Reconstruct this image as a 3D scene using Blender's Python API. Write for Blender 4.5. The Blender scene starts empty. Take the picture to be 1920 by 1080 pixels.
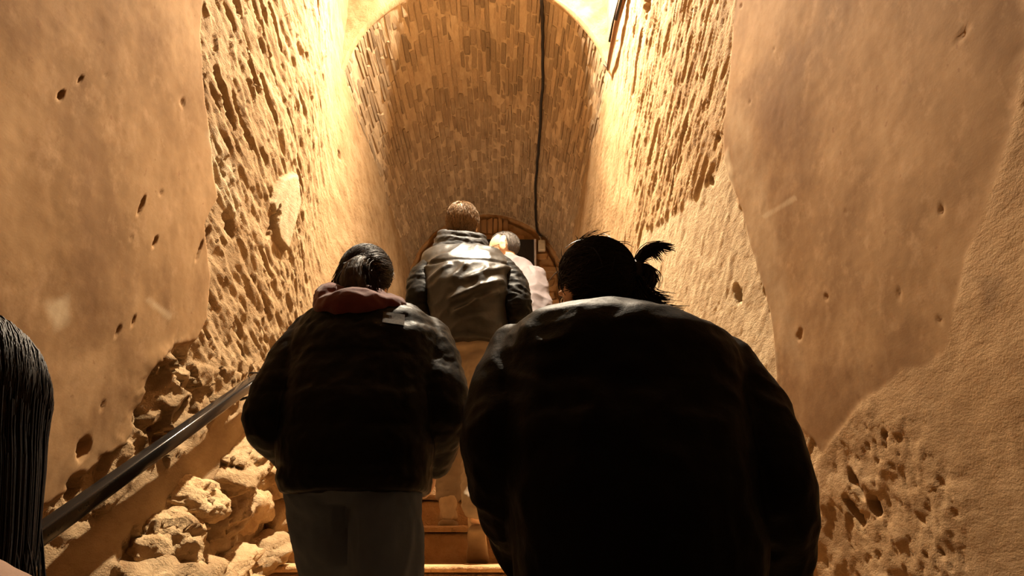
import bpy, bmesh, math, random
import numpy as np
from mathutils import Vector, Matrix, Quaternion

random.seed(7)
SC = bpy.context.scene
COL = SC.collection

# ------------------------------------------------------------------ camera, world, light, exposure
F_PX = 1387.0                      # focal length in pixels of the 1920 x 1080 frame
PITCH = math.radians(19.5)         # the phone looks up the stairs
YAW = math.radians(-0.83)          # and a touch to the right of the corridor's axis
cam_data = bpy.data.cameras.new('camera')
cam_data.sensor_width = 36.0
cam_data.lens = 36.0 * F_PX / 1920.0
cam_data.clip_start = 0.05
cam = bpy.data.objects.new('camera', cam_data)
COL.objects.link(cam)
cam.location = (0, 0, 0)
cam.rotation_euler = (math.pi / 2 + PITCH, 0, YAW)
SC.camera = cam

world = bpy.data.worlds.new('world')
SC.world = world
world.use_nodes = True
world.node_tree.nodes['Background'].inputs[0].default_value = (1.0, 0.72, 0.42, 1)
world.node_tree.nodes['Background'].inputs[1].default_value = 0.02

SC.view_settings.view_transform = 'Standard'
SC.view_settings.look = 'None'
SC.view_settings.gamma = 1.0
SC.view_settings.use_curve_mapping = False
SC.view_settings.exposure = 0.35

def add_light(name, kind, loc, energy, color, radius=0.05, aim=None, angle=None, blend=0.3, size=None):
    ld = bpy.data.lights.new(name, kind)
    ld.energy = energy
    ld.color = color
    if kind in ('POINT', 'SPOT'):
        ld.shadow_soft_size = radius
    if kind == 'SPOT' and angle:
        ld.spot_size = math.radians(angle); ld.spot_blend = blend
    if kind == 'AREA':
        ld.shape = 'RECTANGLE'; ld.size, ld.size_y = size
    o = bpy.data.objects.new(name, ld)
    COL.objects.link(o)
    o.location = loc
    if aim is not None:
        o.rotation_euler = (Vector(aim) - Vector(loc)).to_track_quat('-Z', 'Y').to_euler()
    return o

WARM = (1.0, 0.84, 0.62)
LAMP_MAIN = (0.04, 3.72, 4.25)     # stair lamp under the high ceiling, just before the vault
FILL_TOP = (-.22, 7.45, 2.02)      # added fill lamp on the landing, brightens vault and end wall
FILL_BACK = (-0.05, -1.1, 2.3)     # added weak fill behind the photographer, lifts the near walls
add_light('stair_light', 'POINT', LAMP_MAIN, 1500, WARM, 0.035)
add_light('stair_fill_spot', 'SPOT', LAMP_MAIN, 4200, WARM, 0.035, (-.1, 2.0, -.3), 165, 1.0)  # added wide spot at the bulb, brightens the lower stairs and rocks
add_light('landing_fill', 'POINT', FILL_TOP, 34, WARM, 0.04)
add_light('rear_fill', 'POINT', FILL_BACK, 3, WARM, 0.12)

# ------------------------------------------------------------------ measuring helpers
CP, SP_ = math.cos(PITCH), math.sin(PITCH)
def ray(px, py):
    """direction of a photo pixel in world axes, scaled so that y (depth along the corridor) = 1"""
    r = (px - 960.0) / F_PX
    u = (540.0 - py) / F_PX
    v = Vector((r, CP - u * SP_, SP_ + u * CP))
    c, s = math.cos(YAW), math.sin(YAW)
    v = Vector((v.x * c - v.y * s, v.x * s + v.y * c, v.z))
    return v / v.y
def W(px, py, D):
    """the point of the place that stands D metres along the corridor behind a photo pixel"""
    return ray(px, py) * D
def on_wall(px, py, xw):
    r = ray(px, py)
    D = xw / r.x
    return (D, r.z * D)

# stairs: edges at D = 3.31 + k * .357, z = -.058 + k * .167
RISE, TREAD, D0, Z0 = 0.167, 0.357, 3.31, -0.058
def slope_z(D):
    return Z0 + (D - D0) * RISE / TREAD
def step_z(D):
    """height of the tread under depth D"""
    k = math.floor((D - D0) / TREAD)
    return Z0 + min(k, 10) * RISE

# ------------------------------------------------------------------ noise (numpy)
_rs = np.random.RandomState(3)
_perm = _rs.permutation(512).astype(np.int64)
_perm = np.concatenate([_perm, _perm, _perm])
_grad = _rs.normal(size=(512, 3)); _grad /= np.linalg.norm(_grad, axis=1)[:, None]
_gx, _gy, _gz = (np.ascontiguousarray(_grad[:, k]).astype(np.float32) for k in range(3))
_perm = _perm.astype(np.int32)
def noise3(p):
    """gradient noise in about -1..1 for an (n,3) array"""
    p = np.asarray(p, dtype=np.float64)
    fl = np.floor(p); i = fl.astype(np.int32) & 511
    f = (p - fl).astype(np.float32)
    u = f * f * f * (f * (f * 6 - 15) + 10)
    x, y, z = f[:, 0], f[:, 1], f[:, 2]; ux, uy, uz = u[:, 0], u[:, 1], u[:, 2]
    pa = _perm[i[:, 0]], _perm[(i[:, 0] + 1) & 511]
    i1, i2 = i[:, 1], i[:, 2]; j2 = (i2 + 1) & 511; j1 = (i1 + 1) & 511
    lx = []
    for dx in (0, 1):
        ly = []
        xx = x - dx
        for dy in (0, 1):
            hb = _perm[pa[dx] + (j1 if dy else i1)]
            yy = y - dy
            h0 = _perm[hb + i2]; h1 = _perm[hb + j2]
            d0 = _gx[h0] * xx + _gy[h0] * yy + _gz[h0] * z
            d1 = _gx[h1] * xx + _gy[h1] * yy + _gz[h1] * (z - 1)
            ly.append(d0 + (d1 - d0) * uz)
        lx.append(ly[0] + (ly[1] - ly[0]) * uy)
    return (lx[0] + (lx[1] - lx[0]) * ux).astype(np.float64) * 1.6
def fbm(p, octs=4, gain=0.5, lac=2.03):
    a, s, t = 1.0, np.zeros(len(p)), 0.0
    q = np.asarray(p, dtype=np.float64).copy()
    for k in range(octs):
        s += a * noise3(q + 17.3 * k); t += a
        a *= gain; q = q * lac
    return s / t
def ridged(p, octs=3):
    a, s, t = 1.0, np.zeros(len(p)), 0.0
    q = np.asarray(p, dtype=np.float64).copy()
    for k in range(octs):
        s += a * (1 - np.abs(noise3(q + 9.1 * k)) * 2); t += a
        a *= .5; q = q * 2.1
    return s / t
def facets(U, Vv, seed=0):
    """broken-stone relief: random heights and tilts per cell of a jittered lattice"""
    iu = np.floor(U).astype(np.int32); iv = np.floor(Vv).astype(np.int32)
    best = np.full(U.shape, 1e9); out = np.zeros(U.shape)
    for du in (-1, 0, 1):
        for dv in (-1, 0, 1):
            cu, cv = iu + du, iv + dv
            h = _perm[_perm[(cu + seed) & 511] + (cv & 511)] & 511
            g = _grad[h]; k = _grad[(h * 7 + 13) & 511]
            x = U - (cu + .5 + .45 * g[:, 0]); y = Vv - (cv + .5 + .45 * g[:, 1])
            d = x * x + y * y
            m = d < best
            best = np.where(m, d, best)
            out = np.where(m, .5 * g[:, 2] + k[:, 0] * x * .8 + k[:, 1] * y * .8, out)
    return out
def sst(e0, e1, x):
    t = np.clip((x - e0) / (e1 - e0), 0, 1)
    return t * t * (3 - 2 * t)
def poly_sd(pts, X, Y):
    """signed distance to a closed polygon, negative inside"""
    P = np.array(pts, dtype=np.float64); n = len(P)
    d = np.full(X.shape, 1e18); inside = np.zeros(X.shape, bool)
    for k in range(n):
        a, b = P[k], P[(k + 1) % n]
        e = b - a; L = max(e @ e, 1e-12)
        t = np.clip(((X - a[0]) * e[0] + (Y - a[1]) * e[1]) / L, 0, 1)
        dx = X - a[0] - e[0] * t; dy = Y - a[1] - e[1] * t
        d = np.minimum(d, dx * dx + dy * dy)
        c = ((a[1] <= Y) & (b[1] > Y)) | ((b[1] <= Y) & (a[1] > Y))
        if e[1] != 0:
            xi = a[0] + (Y - a[1]) / e[1] * e[0]
            inside ^= c & (X < xi)
    d = np.sqrt(d)
    return np.where(inside, -d, d)

# ------------------------------------------------------------------ object helpers
def link(o, parent=None):
    COL.objects.link(o)
    if parent is not None:
        o.parent = parent
        o.matrix_parent_inverse = parent.matrix_world.inverted() if parent.parent is None and parent.type == 'EMPTY' else Matrix.Identity(4)
    return o
def obj(name, me, mat=None, parent=None, smooth=True):
    o = bpy.data.objects.new(name, me)
    if mat is not None and not me.materials:
        me.materials.append(mat)
    if smooth:
        me.polygons.foreach_set('use_smooth', np.ones(len(me.polygons), bool))
    COL.objects.link(o)
    if parent is not None:
        o.parent = parent
        o.matrix_parent_inverse = Matrix.Translation(-parent.location) if parent.location.length else Matrix.Identity(4)
    return o
def tag(o, label=None, cat=None, group=None, kind=None):
    if label: o['label'] = label
    if cat: o['category'] = cat
    if group: o['group'] = group
    if kind: o['kind'] = kind
    return o
def empty(name, loc=(0, 0, 0)):
    o = bpy.data.objects.new(name, None); o.location = loc
    o.empty_display_size = .05
    COL.objects.link(o); return o
def mesh_np(name, V, Fq):
    """mesh from numpy vertices and quads (or lists of faces)"""
    me = bpy.data.meshes.new(name)
    if isinstance(Fq, np.ndarray):
        n, k = Fq.shape
        me.vertices.add(len(V)); me.vertices.foreach_set('co', np.asarray(V, np.float32).ravel())
        me.loops.add(n * k); me.loops.foreach_set('vertex_index', Fq.astype(np.int32).ravel())
        me.polygons.add(n)
        me.polygons.foreach_set('loop_start', np.arange(0, n * k, k, dtype=np.int32))
        me.polygons.foreach_set('loop_total', np.full(n, k, np.int32))
        me.update(calc_edges=True); me.validate()
    else:
        me.from_pydata([tuple(v) for v in V], [], Fq); me.update()
    return me
def grid_faces(nu, nv, flip=False):
    i = np.arange(nu - 1)[:, None] * nv + np.arange(nv - 1)[None, :]
    i = i.ravel()
    q = np.stack([i, i + nv, i + nv + 1, i + 1], 1)
    return q[:, ::-1].copy() if flip else q
def set_attr(me, name, vals):
    a = me.attributes.new(name, 'FLOAT', 'POINT')
    a.data.foreach_set('value', np.asarray(vals, np.float32))

class MB:
    """collects simple closed shapes into one mesh"""
    def __init__(s): s.V = []; s.F = []
    def add(s, V, F):
        b = len(s.V); s.V += [tuple(v) for v in V]; s.F += [tuple(i + b for i in f) for f in F]; return s
    def box(s, c, h, rot=None, bev=0.0):
        bm = bmesh.new(); bmesh.ops.create_cube(bm, size=2)
        for v in bm.verts: v.co = Vector((v.co.x * h[0], v.co.y * h[1], v.co.z * h[2]))
        if bev: bmesh.ops.bevel(bm, geom=bm.edges[:], offset=bev, segments=2, affect='EDGES', profile=.5)
        M = Matrix.Translation(c) @ (rot.to_4x4() if rot is not None else Matrix.Identity(4))
        bm.verts.index_update()
        s.add([M @ v.co for v in bm.verts], [[v.index for v in f.verts] for f in bm.faces]); bm.free(); return s
    def tube(s, pts, rad, n=8, cap=True, sx=1.0):
        P = [Vector(p) for p in pts]; m = len(P)
        R = list(rad) if hasattr(rad, '__len__') else [rad] * m
        V = []; F = []
        up = None
        for i in range(m):
            t = (P[min(i + 1, m - 1)] - P[max(i - 1, 0)]).normalized()
            if up is None:
                up = Vector((0, 0, 1)) if abs(t.z) < .9 else Vector((1, 0, 0))
            a = t.cross(up)
            if a.length < 1e-6: a = t.orthogonal()
            a.normalize(); b = a.cross(t).normalized(); up = b
            for k in range(n):
                th = 2 * math.pi * k / n
                V.append(P[i] + a * math.cos(th) * R[i] * sx + b * math.sin(th) * R[i])
        for i in range(m - 1):
            for k in range(n):
                F.append((i * n + k, i * n + (k + 1) % n, (i + 1) * n + (k + 1) % n, (i + 1) * n + k))
        if cap:
            F.append(tuple(range(n))[::-1]); F.append(tuple(range((m - 1) * n, m * n)))
        return s.add(V, F)
    def mesh(s, name):
        me = bpy.data.meshes.new(name); me.from_pydata(s.V, [], s.F); me.update(); return me
    def build(s, name, mat, parent=None, smooth=True):
        return obj(name, s.mesh(name), mat, parent, smooth)

# ------------------------------------------------------------------ materials
def mat_base(name, rough=.8, spec=.3):
    m = bpy.data.materials.new(name); m.use_nodes = True
    nt = m.node_tree; b = nt.nodes['Principled BSDF']
    b.inputs['Roughness'].default_value = rough
    b.inputs['Specular IOR Level'].default_value = spec
    return m, nt, b
def N(nt, t, **kw):
    n = nt.nodes.new(t)
    for k, v in kw.items():
        if isinstance(k, str) and hasattr(n, k): setattr(n, k, v)
    return n
def coords(nt, scale=(1, 1, 1), kind='Object'):
    tc = N(nt, 'ShaderNodeTexCoord'); mp = N(nt, 'ShaderNodeMapping')
    mp.inputs['Scale'].default_value = scale
    nt.links.new(tc.outputs[kind], mp.inputs['Vector']); return mp.outputs[0]
def noise_n(nt, vec, scale, detail=5, rough=.6):
    n = N(nt, 'ShaderNodeTexNoise'); n.inputs['Scale'].default_value = scale
    n.inputs['Detail'].default_value = detail; n.inputs['Roughness'].default_value = rough
    nt.links.new(vec, n.inputs['Vector']); return n.outputs['Fac']
def ramp(nt, fac, stops):
    r = N(nt, 'ShaderNodeValToRGB'); e = r.color_ramp.elements
    e[0].position, e[0].color = stops[0][0], (*stops[0][1], 1)
    e[1].position, e[1].color = stops[-1][0], (*stops[-1][1], 1)
    for p, c in stops[1:-1]:
        k = e.new(p); k.color = (*c, 1)
    nt.links.new(fac, r.inputs[0]); return r.outputs['Color']
def mix(nt, fac, a, b, mode='MIX'):
    m = N(nt, 'ShaderNodeMix'); m.data_type = 'RGBA'; m.blend_type = mode
    for s, v in ((m.inputs[0], fac), (m.inputs[6], a), (m.inputs[7], b)):
        if isinstance(v, (int, float)): s.default_value = v
        elif isinstance(v, tuple): s.default_value = (*v, 1)
        else: nt.links.new(v, s)
    return m.outputs[2]
def bump(nt, b, h, strength, dist=.01, chain=None):
    n = N(nt, 'ShaderNodeBump'); n.inputs['Strength'].default_value = strength; n.inputs['Distance'].default_value = dist
    nt.links.new(h, n.inputs['Height'])
    if chain is not None: nt.links.new(chain, n.inputs['Normal'])
    nt.links.new(n.outputs[0], b.inputs['Normal']); return n.outputs[0]
def attr_n(nt, name):
    a = N(nt, 'ShaderNodeAttribute'); a.attribute_name = name; return a.outputs['Fac']

def wall_material(name):
    """hewn limestone with smooth brown plaster, pale skim coat, stains and darkening, by the wall's own attributes"""
    m, nt, b = mat_base(name, .92, .06)
    v = coords(nt)
    vs = coords(nt, (1, .35, 1))
    rock = ramp(nt, noise_n(nt, vs, 9, 8, .65), [(.25, (.22, .135, .066)), (.5, (.36, .24, .127)), (.75, (.48, .34, .20))])
    pl = ramp(nt, noise_n(nt, v, 2.6, 8, .62), [(.28, (.175, .098, .041)), (.5, (.28, .166, .076)), (.72, (.40, .255, .13))])
    pl = mix(nt, ramp_fac(nt, noise_n(nt, v, 11, 6, .7), .52, .75), pl, (.37, .23, .12))
    pl = mix(nt, ramp_fac(nt, noise_n(nt, v, 34, 3, .6), .66, .74), pl, (.24, .13, .06))
    pl = mix(nt, ramp_fac(nt, noise_n(nt, v, 1.5, 7, .68), .47, .66), pl, (.165, .089, .038))
    pale = ramp(nt, noise_n(nt, v, 14, 7, .65), [(.3, (.36, .26, .155)), (.6, (.52, .41, .265)), (.8, (.62, .51, .345))])
    c = mix(nt, attr_n(nt, 'plaster'), rock, pl)
    c = mix(nt, attr_n(nt, 'pale'), c, pale)
    c = mix(nt, attr_n(nt, 'stain_or_dark'), c, (.105, .055, .025))
    nt.links.new(c, b.inputs['Base Color'])
    h = noise_n(nt, vs, 60, 6, .7)
    inv = N(nt, 'ShaderNodeMath', operation='MULTIPLY_ADD'); nt.links.new(attr_n(nt, 'plaster'), inv.inputs[0])
    inv.inputs[1].default_value = -.70; inv.inputs[2].default_value = .75
    k = bump(nt, b, h, .4, .012); bn = k.node; nt.links.new(inv.outputs[0], bn.inputs['Strength'])
    k2 = bump(nt, b, noise_n(nt, v, 190, 3, .6), .25, .004, k); nt.links.new(inv.outputs[0], k2.node.inputs['Strength'])
    return m
def ramp_fac(nt, fac, a, c):
    r = N(nt, 'ShaderNodeMapRange'); r.inputs['From Min'].default_value = a; r.inputs['From Max'].default_value = c
    nt.links.new(fac, r.inputs['Value']); return r.outputs[0]
def stone_material(name, c0, c1, c2, scale=8, bs=.5, bd=.012, stretch=(1, 1, 1), rough=.85):
    m, nt, b = mat_base(name, rough, .25)
    v = coords(nt, stretch)
    gi = N(nt, 'ShaderNodeObjectInfo')
    c = ramp(nt, noise_n(nt, v, scale, 7, .65), [(.25, c0), (.5, c1), (.78, c2)])
    hs = N(nt, 'ShaderNodeHueSaturation')
    mr = N(nt, 'ShaderNodeMapRange'); mr.inputs['To Min'].default_value = .66; mr.inputs['To Max'].default_value = 1.28
    nt.links.new(gi.outputs['Random'], mr.inputs['Value']); nt.links.new(mr.outputs[0], hs.inputs['Value'])
    nt.links.new(c, hs.inputs['Color']); nt.links.new(hs.outputs[0], b.inputs['Base Color'])
    k = bump(nt, b, noise_n(nt, v, scale * 5, 5, .7), bs, bd)
    return m
def cloth_material(name, c0, c1, scale=60, rough=.8, spec=.25, weave=.2, sheen=0.0):
    m, nt, b = mat_base(name, rough, spec)
    v = coords(nt)
    c = ramp(nt, noise_n(nt, v, 5, 4, .6), [(.3, c0), (.7, c1)])
    nt.links.new(c, b.inputs['Base Color'])
    k = bump(nt, b, noise_n(nt, v, 26, 5, .6), .25, .01)
    bump(nt, b, noise_n(nt, v, scale * 8, 2, .5), weave, .002, k)
    if sheen:
        b.inputs['Sheen Weight'].default_value = sheen; b.inputs['Sheen Roughness'].default_value = .5
    return m
def plain_material(name, c, rough=.5, spec=.5, metal=0.0):
    m, nt, b = mat_base(name, rough, spec)
    v = coords(nt)
    cc = ramp(nt, noise_n(nt, v, 12, 5, .6), [(.3, tuple(x * .8 for x in c)), (.7, tuple(min(1, x * 1.15) for x in c))])
    nt.links.new(cc, b.inputs['Base Color']); b.inputs['Metallic'].default_value = metal
    return m

# ================================================================== THE PLACE
M_WALL = wall_material('hewn_wall')
M_VAULT = stone_material('vault_mortar', (.30, .21, .125), (.42, .31, .19), (.56, .44, .29), 14, .6, .015, (1, .3, 1))
M_VBRICK = stone_material('vault_brick', (.25, .165, .09), (.40, .285, .17), (.60, .47, .315), 16, .6, .012, (1, .25, 1))
M_EBRICK = stone_material('end_brick', (.26, .135, .055), (.40, .225, .095), (.52, .33, .16), 12, .5, .01)
M_STEP = stone_material('step_stone', (.34, .18, .075), (.50, .30, .135), (.66, .44, .24), 7, .8, .03)
M_ROCK = stone_material('outcrop_rock', (.30, .165, .07), (.50, .33, .165), (.68, .49, .28), 9, .8, .02)

# walls --------------------------------------------------------------
def xl(D):                                   # left wall plane
    return -1.06 - .07 * sst(3.2, 4.4, D)
def xr(D):                                   # right wall plane
    return .93 - .17 * sst(1.6, 4.3, D)
XL, XR = -1.06, .88
def LP(pts): return [on_wall(x, y, XL) for x, y in pts]
def RP(pts): return [on_wall(x, y, XR) for x, y in pts]

def wall_grid():
    D = np.concatenate([np.arange(-2.0, .9, .05), np.arange(.9, 1.3, .02), np.arange(1.3, 4.45, .0078), np.arange(4.45, 8.75, .035)])
    v = np.concatenate([np.linspace(0, 1, 430), np.linspace(1, 1.3, 14)[1:]])
    DD = np.repeat(D, len(v)); VV = np.tile(v, len(D))
    lo = Z0 + (np.minimum(DD, 7.1) - D0) * RISE / TREAD - .30
    hi = np.where(DD < 4.45, np.maximum(.93 * DD + .25, 1.6), 4.1)
    hi = np.minimum(hi, 4.1)
    ZZ = np.where(VV <= 1, lo + (hi - lo) * VV, hi + (6.1 - hi) * (VV - 1) / .3)
    return D, v, DD, ZZ

D_, v_, DD, ZZ = wall_grid()
def lumps(k, sx, sz, off):
    return noise3(np.stack([DD * sx + off, ZZ * sz + off * .7, np.full_like(DD, off * 1.3)], 1)) * k
def fb(sx, sz, off, o=4):
    return fbm(np.stack([DD * sx + off, ZZ * sz + off * .7, np.full_like(DD, off * 1.3)], 1), o)
def tilt(a):
    """axes along and across the chisel strokes; a = fall of a stroke per metre of depth"""
    global SU, SV
    n = math.hypot(1, a); SU = (DD - a * ZZ) / n; SV = (a * DD + ZZ) / n
tilt(.3)
def fbs(sx, sz, off, o=4):
    return fbm(np.stack([SU * sx + off, SV * sz + off * .7, np.full_like(DD, off * 1.3)], 1), o)
def rg(sx, sz, off, o=3):
    return ridged(np.stack([SU * sx + off, SV * sz + off * .7, np.full_like(DD, off * 1.3)], 1), o)
_wob = {}
def hole(pts, soft=.015, wob=.02, f=8):
    """soft mask (1 inside) of an outline on the wall with a ragged edge"""
    if f not in _wob: _wob[f] = fb(f, f, 3.1 + f, 2)
    sd = poly_sd(pts, DD, ZZ) + wob * _wob[f]
    return 1 - sst(-soft, soft, sd)
def pit(c, rx, rz, rot=0.0):
    x = DD - c[0]; z = ZZ - c[1]
    a = x * math.cos(rot) + z * math.sin(rot); b = -x * math.sin(rot) + z * math.cos(rot)
    q = np.sqrt((a / rx) ** 2 + (b / rz) ** 2)
    near_ = q < 1.6
    if 'pit' not in _wob: _wob['pit'] = fb(26, 30, 2.2, 3)
    q = q + .55 * _wob['pit']
    return np.where(near_, 1 - sst(.45, 1.0, q), 0)

# --- left wall: smooth plaster nearest the viewer, hewn rock beyond, rubble at the foot
plaster = hole(LP([(-700, -300), (372, -300), (368, 0), (364, 60), (372, 180), (388, 300), (398, 370), (372, 420), (386, 520),
                   (376, 600), (352, 640), (290, 660), (262, 700), (240, 760), (205, 830), (150, 880), (100, 930), (-60, 1010), (-700, 1100)]), .008, .016, 9)
plaster = np.where(DD < 1.25, np.maximum(plaster, sst(.25, .45, ZZ - slope_z(DD))), plaster) * (DD < 4.4)
lowrock = hole(LP([(-300, 1700), (60, 1075), (150, 930), (200, 850), (260, 700), (330, 650), (400, 680), (470, 690), (560, 640), (700, 560), (760, 560), (780, 1700)]), .08, .05, 3)
rough = (1 - plaster)
pale = hole(LP([(372, 250), (398, 235), (425, 290), (450, 400), (430, 410), (402, 380), (385, 310)]), .02, .03, 8) * .8 + \
       hole(LP([(520, 335), (548, 325), (556, 380), (530, 470), (512, 450), (500, 380)]), .01, .01, 8) * .9 + \
       hole(LP([(65, 570), (100, 565), (105, 605), (80, 610)]), .02, .03, 14) * .8 + \
       hole(LP([(253, 562), (262, 557), (306, 590), (302, 599)]), .006, .006, 14) * .5
deep = sst(3.5, 4.3, DD)
hewn = rough * (1 - lowrock)
band = hole(LP([(60, 1110), (60, 1040), (200, 935), (350, 815), (480, 725), (560, 690), (600, 740), (520, 800), (470, 830), (330, 935), (230, 1010), (120, 1120)]), .05, .03, 3)
d = .018 * fb(.9, .9, 1.0, 2)
d += plaster * (.026 + .004 * fb(5, 5, 4.4, 3) + .0009 * fb(28, 28, 5.4, 2))
strokes = rg(2.2, 13, 7.7, 3)
fw = fb(5, 5, 90.0, 2)
fhew = facets(SU / .15 + fw * .8, SV / .036 + fw * .8, 3); fbig = facets(DD / .20 + fw * .5, ZZ / .17 + fw * .5, 11); fsml = facets(DD / .07 + fw * .6, ZZ / .055 + fw * .6, 17)
d += hewn * (1 - .6 * deep) * (.0085 * fhew + .013 * fbs(2.6, 11, 6.6, 3) + .010 * strokes + .0075 * rg(5, 30, 9.9, 3) + .006 * fbs(11, 48, 8.8, 3))
cut = sst(.34, .46, fbs(3.2, 19, 12.5, 3)) * hewn * (1 - deep)
d -= .022 * cut
flat = np.maximum(hole(LP([(520, 335), (548, 325), (556, 380), (530, 470), (512, 450), (500, 380)]), .008, .004, 8), 0)
d = d * (1 - flat) + flat * .035
d += lowrock * (.045 * fb(3.0, 3.4, 21.0, 3) + .040 * fbig + .020 * fsml + .008 * fb(26, 28, 25.0, 3) + .018) * (1 - band) + band * (.030 + .006 * fb(9, 9, 35.0, 3))
cav = sst(.30, .5, fb(4.5, 5.5, 31.0, 2)) * lowrock * (1 - band)
d -= .06 * cav
for (px, py, rx, rz, dp) in ((440, 5, .07, .045, .13), (422, 420, .08, .035, .10), (335, 668, .07, .035, .06), (250, 385, .009, .042, .05),
                             (96, 178, .008, .016, .03), (134, 148, .006, .012, .02), (275, 455, .009, .022, .03), (505, 415, .035, .10, .09),
                             (450, 235, .17, .028, .11), (422, 205, .10, .022, .09), (515, 60, .16, .022, .09), (500, 185, .17, .020, .08), (470, 130, .12, .018, .07), (405, 150, .07, .02, .07),
                             (234, 800, .035, .05, .035), (135, 840, .03, .03, .035), (125, 915, .05, .035, .04), (655, 292, .05, .03, .05),
                             (200, 620, .008, .02, .02), (230, 600, .006, .02, .02), (385, 440, .02, .05, .04), (362, 470, .01, .05, .03)):
    d -= dp * pit(on_wall(px, py, XL), rx, rz, -.29)
slump = hole(LP([(270, 690), (310, 655), (360, 690), (350, 740), (355, 800), (300, 830), (250, 850), (245, 790)]), .02, .03, 8)
d += slump * (.03 * fsml + .02 * fbig + .008 * fb(24, 24, 41.0, 3) - .005)
tiny = sst(.52, .62, fb(13, 13, 51.0, 2)) * plaster
d -= .006 * tiny
stain_or_dark = np.zeros_like(DD)
XW = np.where(DD > 4.45, xl(DD), xl(DD)) + d
V = np.stack([XW, DD, ZZ], 1)
me = mesh_np('wall_left', V, grid_faces(len(D_), len(v_), False))
set_attr(me, 'plaster', plaster); set_attr(me, 'pale', np.clip(pale, 0, 1)); set_attr(me, 'stain_or_dark', stain_or_dark)
wall_left = tag(obj('wall_left', me, M_WALL), kind='structure')

# --- right wall
tilt(.72)
fhew = facets(SU / .17 + fw * .8, SV / .033 + fw * .8, 23)
plaster = hole(RP([(1405, -700), (1362, 250), (1366, 300), (1385, 370), (1402, 440), (1425, 530), (1440, 610), (1450, 700), (1455, 740), (1480, 790),
                   (1530, 850), (1560, 800), (1600, 740), (1660, 700), (1700, 690), (1745, 650), (1765, 560), (1775, 480), (1805, 420), (1830, 330),
                   (1862, 200), (1885, 60), (1885, -700)]), .008, .012, 8)
tri = hole(RP([(1372, 285), (1386, 370), (1402, 440), (1425, 530), (1440, 610), (1450, 700), (1455, 745), (1400, 800), (1290, 660), (1215, 560), (1222, 500), (1245, 430), (1290, 400), (1340, 340)]), .02, .05, 7)
near = hole(RP([(1400, -900), (1405, -700), (1700, 60), (1650, 420), (1600, 560), (1530, 850), (1490, 950), (1470, 1300), (6000, 2200), (6000, -3000)]), .01, .012, 8)
near = np.where(DD < 1.35, 1, near)
near = np.clip(near - plaster, 0, 1)
lowr = hole(RP([(1545, 850), (1600, 770), (1700, 800), (1780, 900), (1800, 1080), (1800, 1500), (1500, 1500), (1450, 900)]), .08, .06, 4)
rough = np.clip(1 - plaster - near, 0, 1)
d = .018 * fb(.9, .9, 61.0, 2)
d += plaster * (.010 + .004 * fb(4, 4, 64.4, 3) + .0008 * fb(26, 26, 65.4, 2))
d += near * (.013 + .006 * fb(4, 4, 66.0, 3) + .0018 * fb(18, 18, 67.0, 2))
deep = sst(3.6, 4.3, DD)
d += rough * (1 - .5 * deep) * (1 - .72 * tri) * (.007 * fhew + .010 * fbs(2.4, 11, 71.0, 3) + .008 * rg(2.0, 14, 72.0, 3) + .007 * rg(4.5, 32, 74.9, 3) + .005 * fbs(10, 50, 73.0, 3))
d += tri * (.004 * fb(14, 16, 74.0, 3) + .002)
cut = sst(.36, .48, fbs(3, 21, 75.0, 3)) * rough * (1 - tri) * (1 - deep)
d -= .018 * cut
d += lowr * (.012 * fb(9, 10, 76.0, 3) - .006 * sst(.25, .45, fb(40, 36, 77.0, 2)) + .004 * fsml)
low2 = hole(RP([(1350, 640), (1455, 700), (1460, 780), (1420, 800), (1300, 700)]), .05, .03, 5)
d += low2 * .012 * fb(20, 24, 78.0, 3)
for (px, py, rx, rz, dp) in ((1240, 4, .10, .07, .16), (1220, 55, .08, .035, .09), (1224, 120, .26, .016, .07), (1190, 60, .20, .010, .04), (1386, 552, .035, .045, .06), (1354, 258, .02, .03, .05),
                             (1125, 285, .06, .05, .08), (1898, 186, .012, .014, .03), (1584, 905, .02, .05, .05),
                             (1582, 960, .02, .06, .05), (1615, 948, .025, .03, .04), (1635, 815, .012, .01, .03), (1345, 340, .02, .04, .02)):
    d -= dp * pit(on_wall(px, py, XR), rx, rz, -.6)
d -= .006 * sst(.5, .62, fb(11, 12, 79.0, 2)) * plaster
V = np.stack([xr(DD) - d, DD, ZZ], 1)
me = mesh_np('wall_right', V, grid_faces(len(D_), len(v_), True))
pl_attr = np.clip(plaster + near * .55, 0, 1)
set_attr(me, 'plaster', pl_attr); set_attr(me, 'pale', np.clip(tri * .85 + .25 * hole(RP([(1330, 150), (1370, 250), (1400, 430), (1450, 640), (1500, 700), (1440, 420), (1400, 200)]), .05, .08, 5) * plaster + .4 * hole(RP([(1420, 406), (1428, 410), (1478, 374), (1474, 366)]), .004, .003, 14), 0, 1))
set_attr(me, 'stain_or_dark', np.clip(.16 * plaster + .45 * hole(RP([(1800, 525), (1845, 518), (1835, 570), (1815, 592)]), .015, .01, 8), 0, 1))
wall_right = tag(obj('wall_right', me, M_WALL), kind='structure')
del V, d, plaster, rough, near, tri

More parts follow.
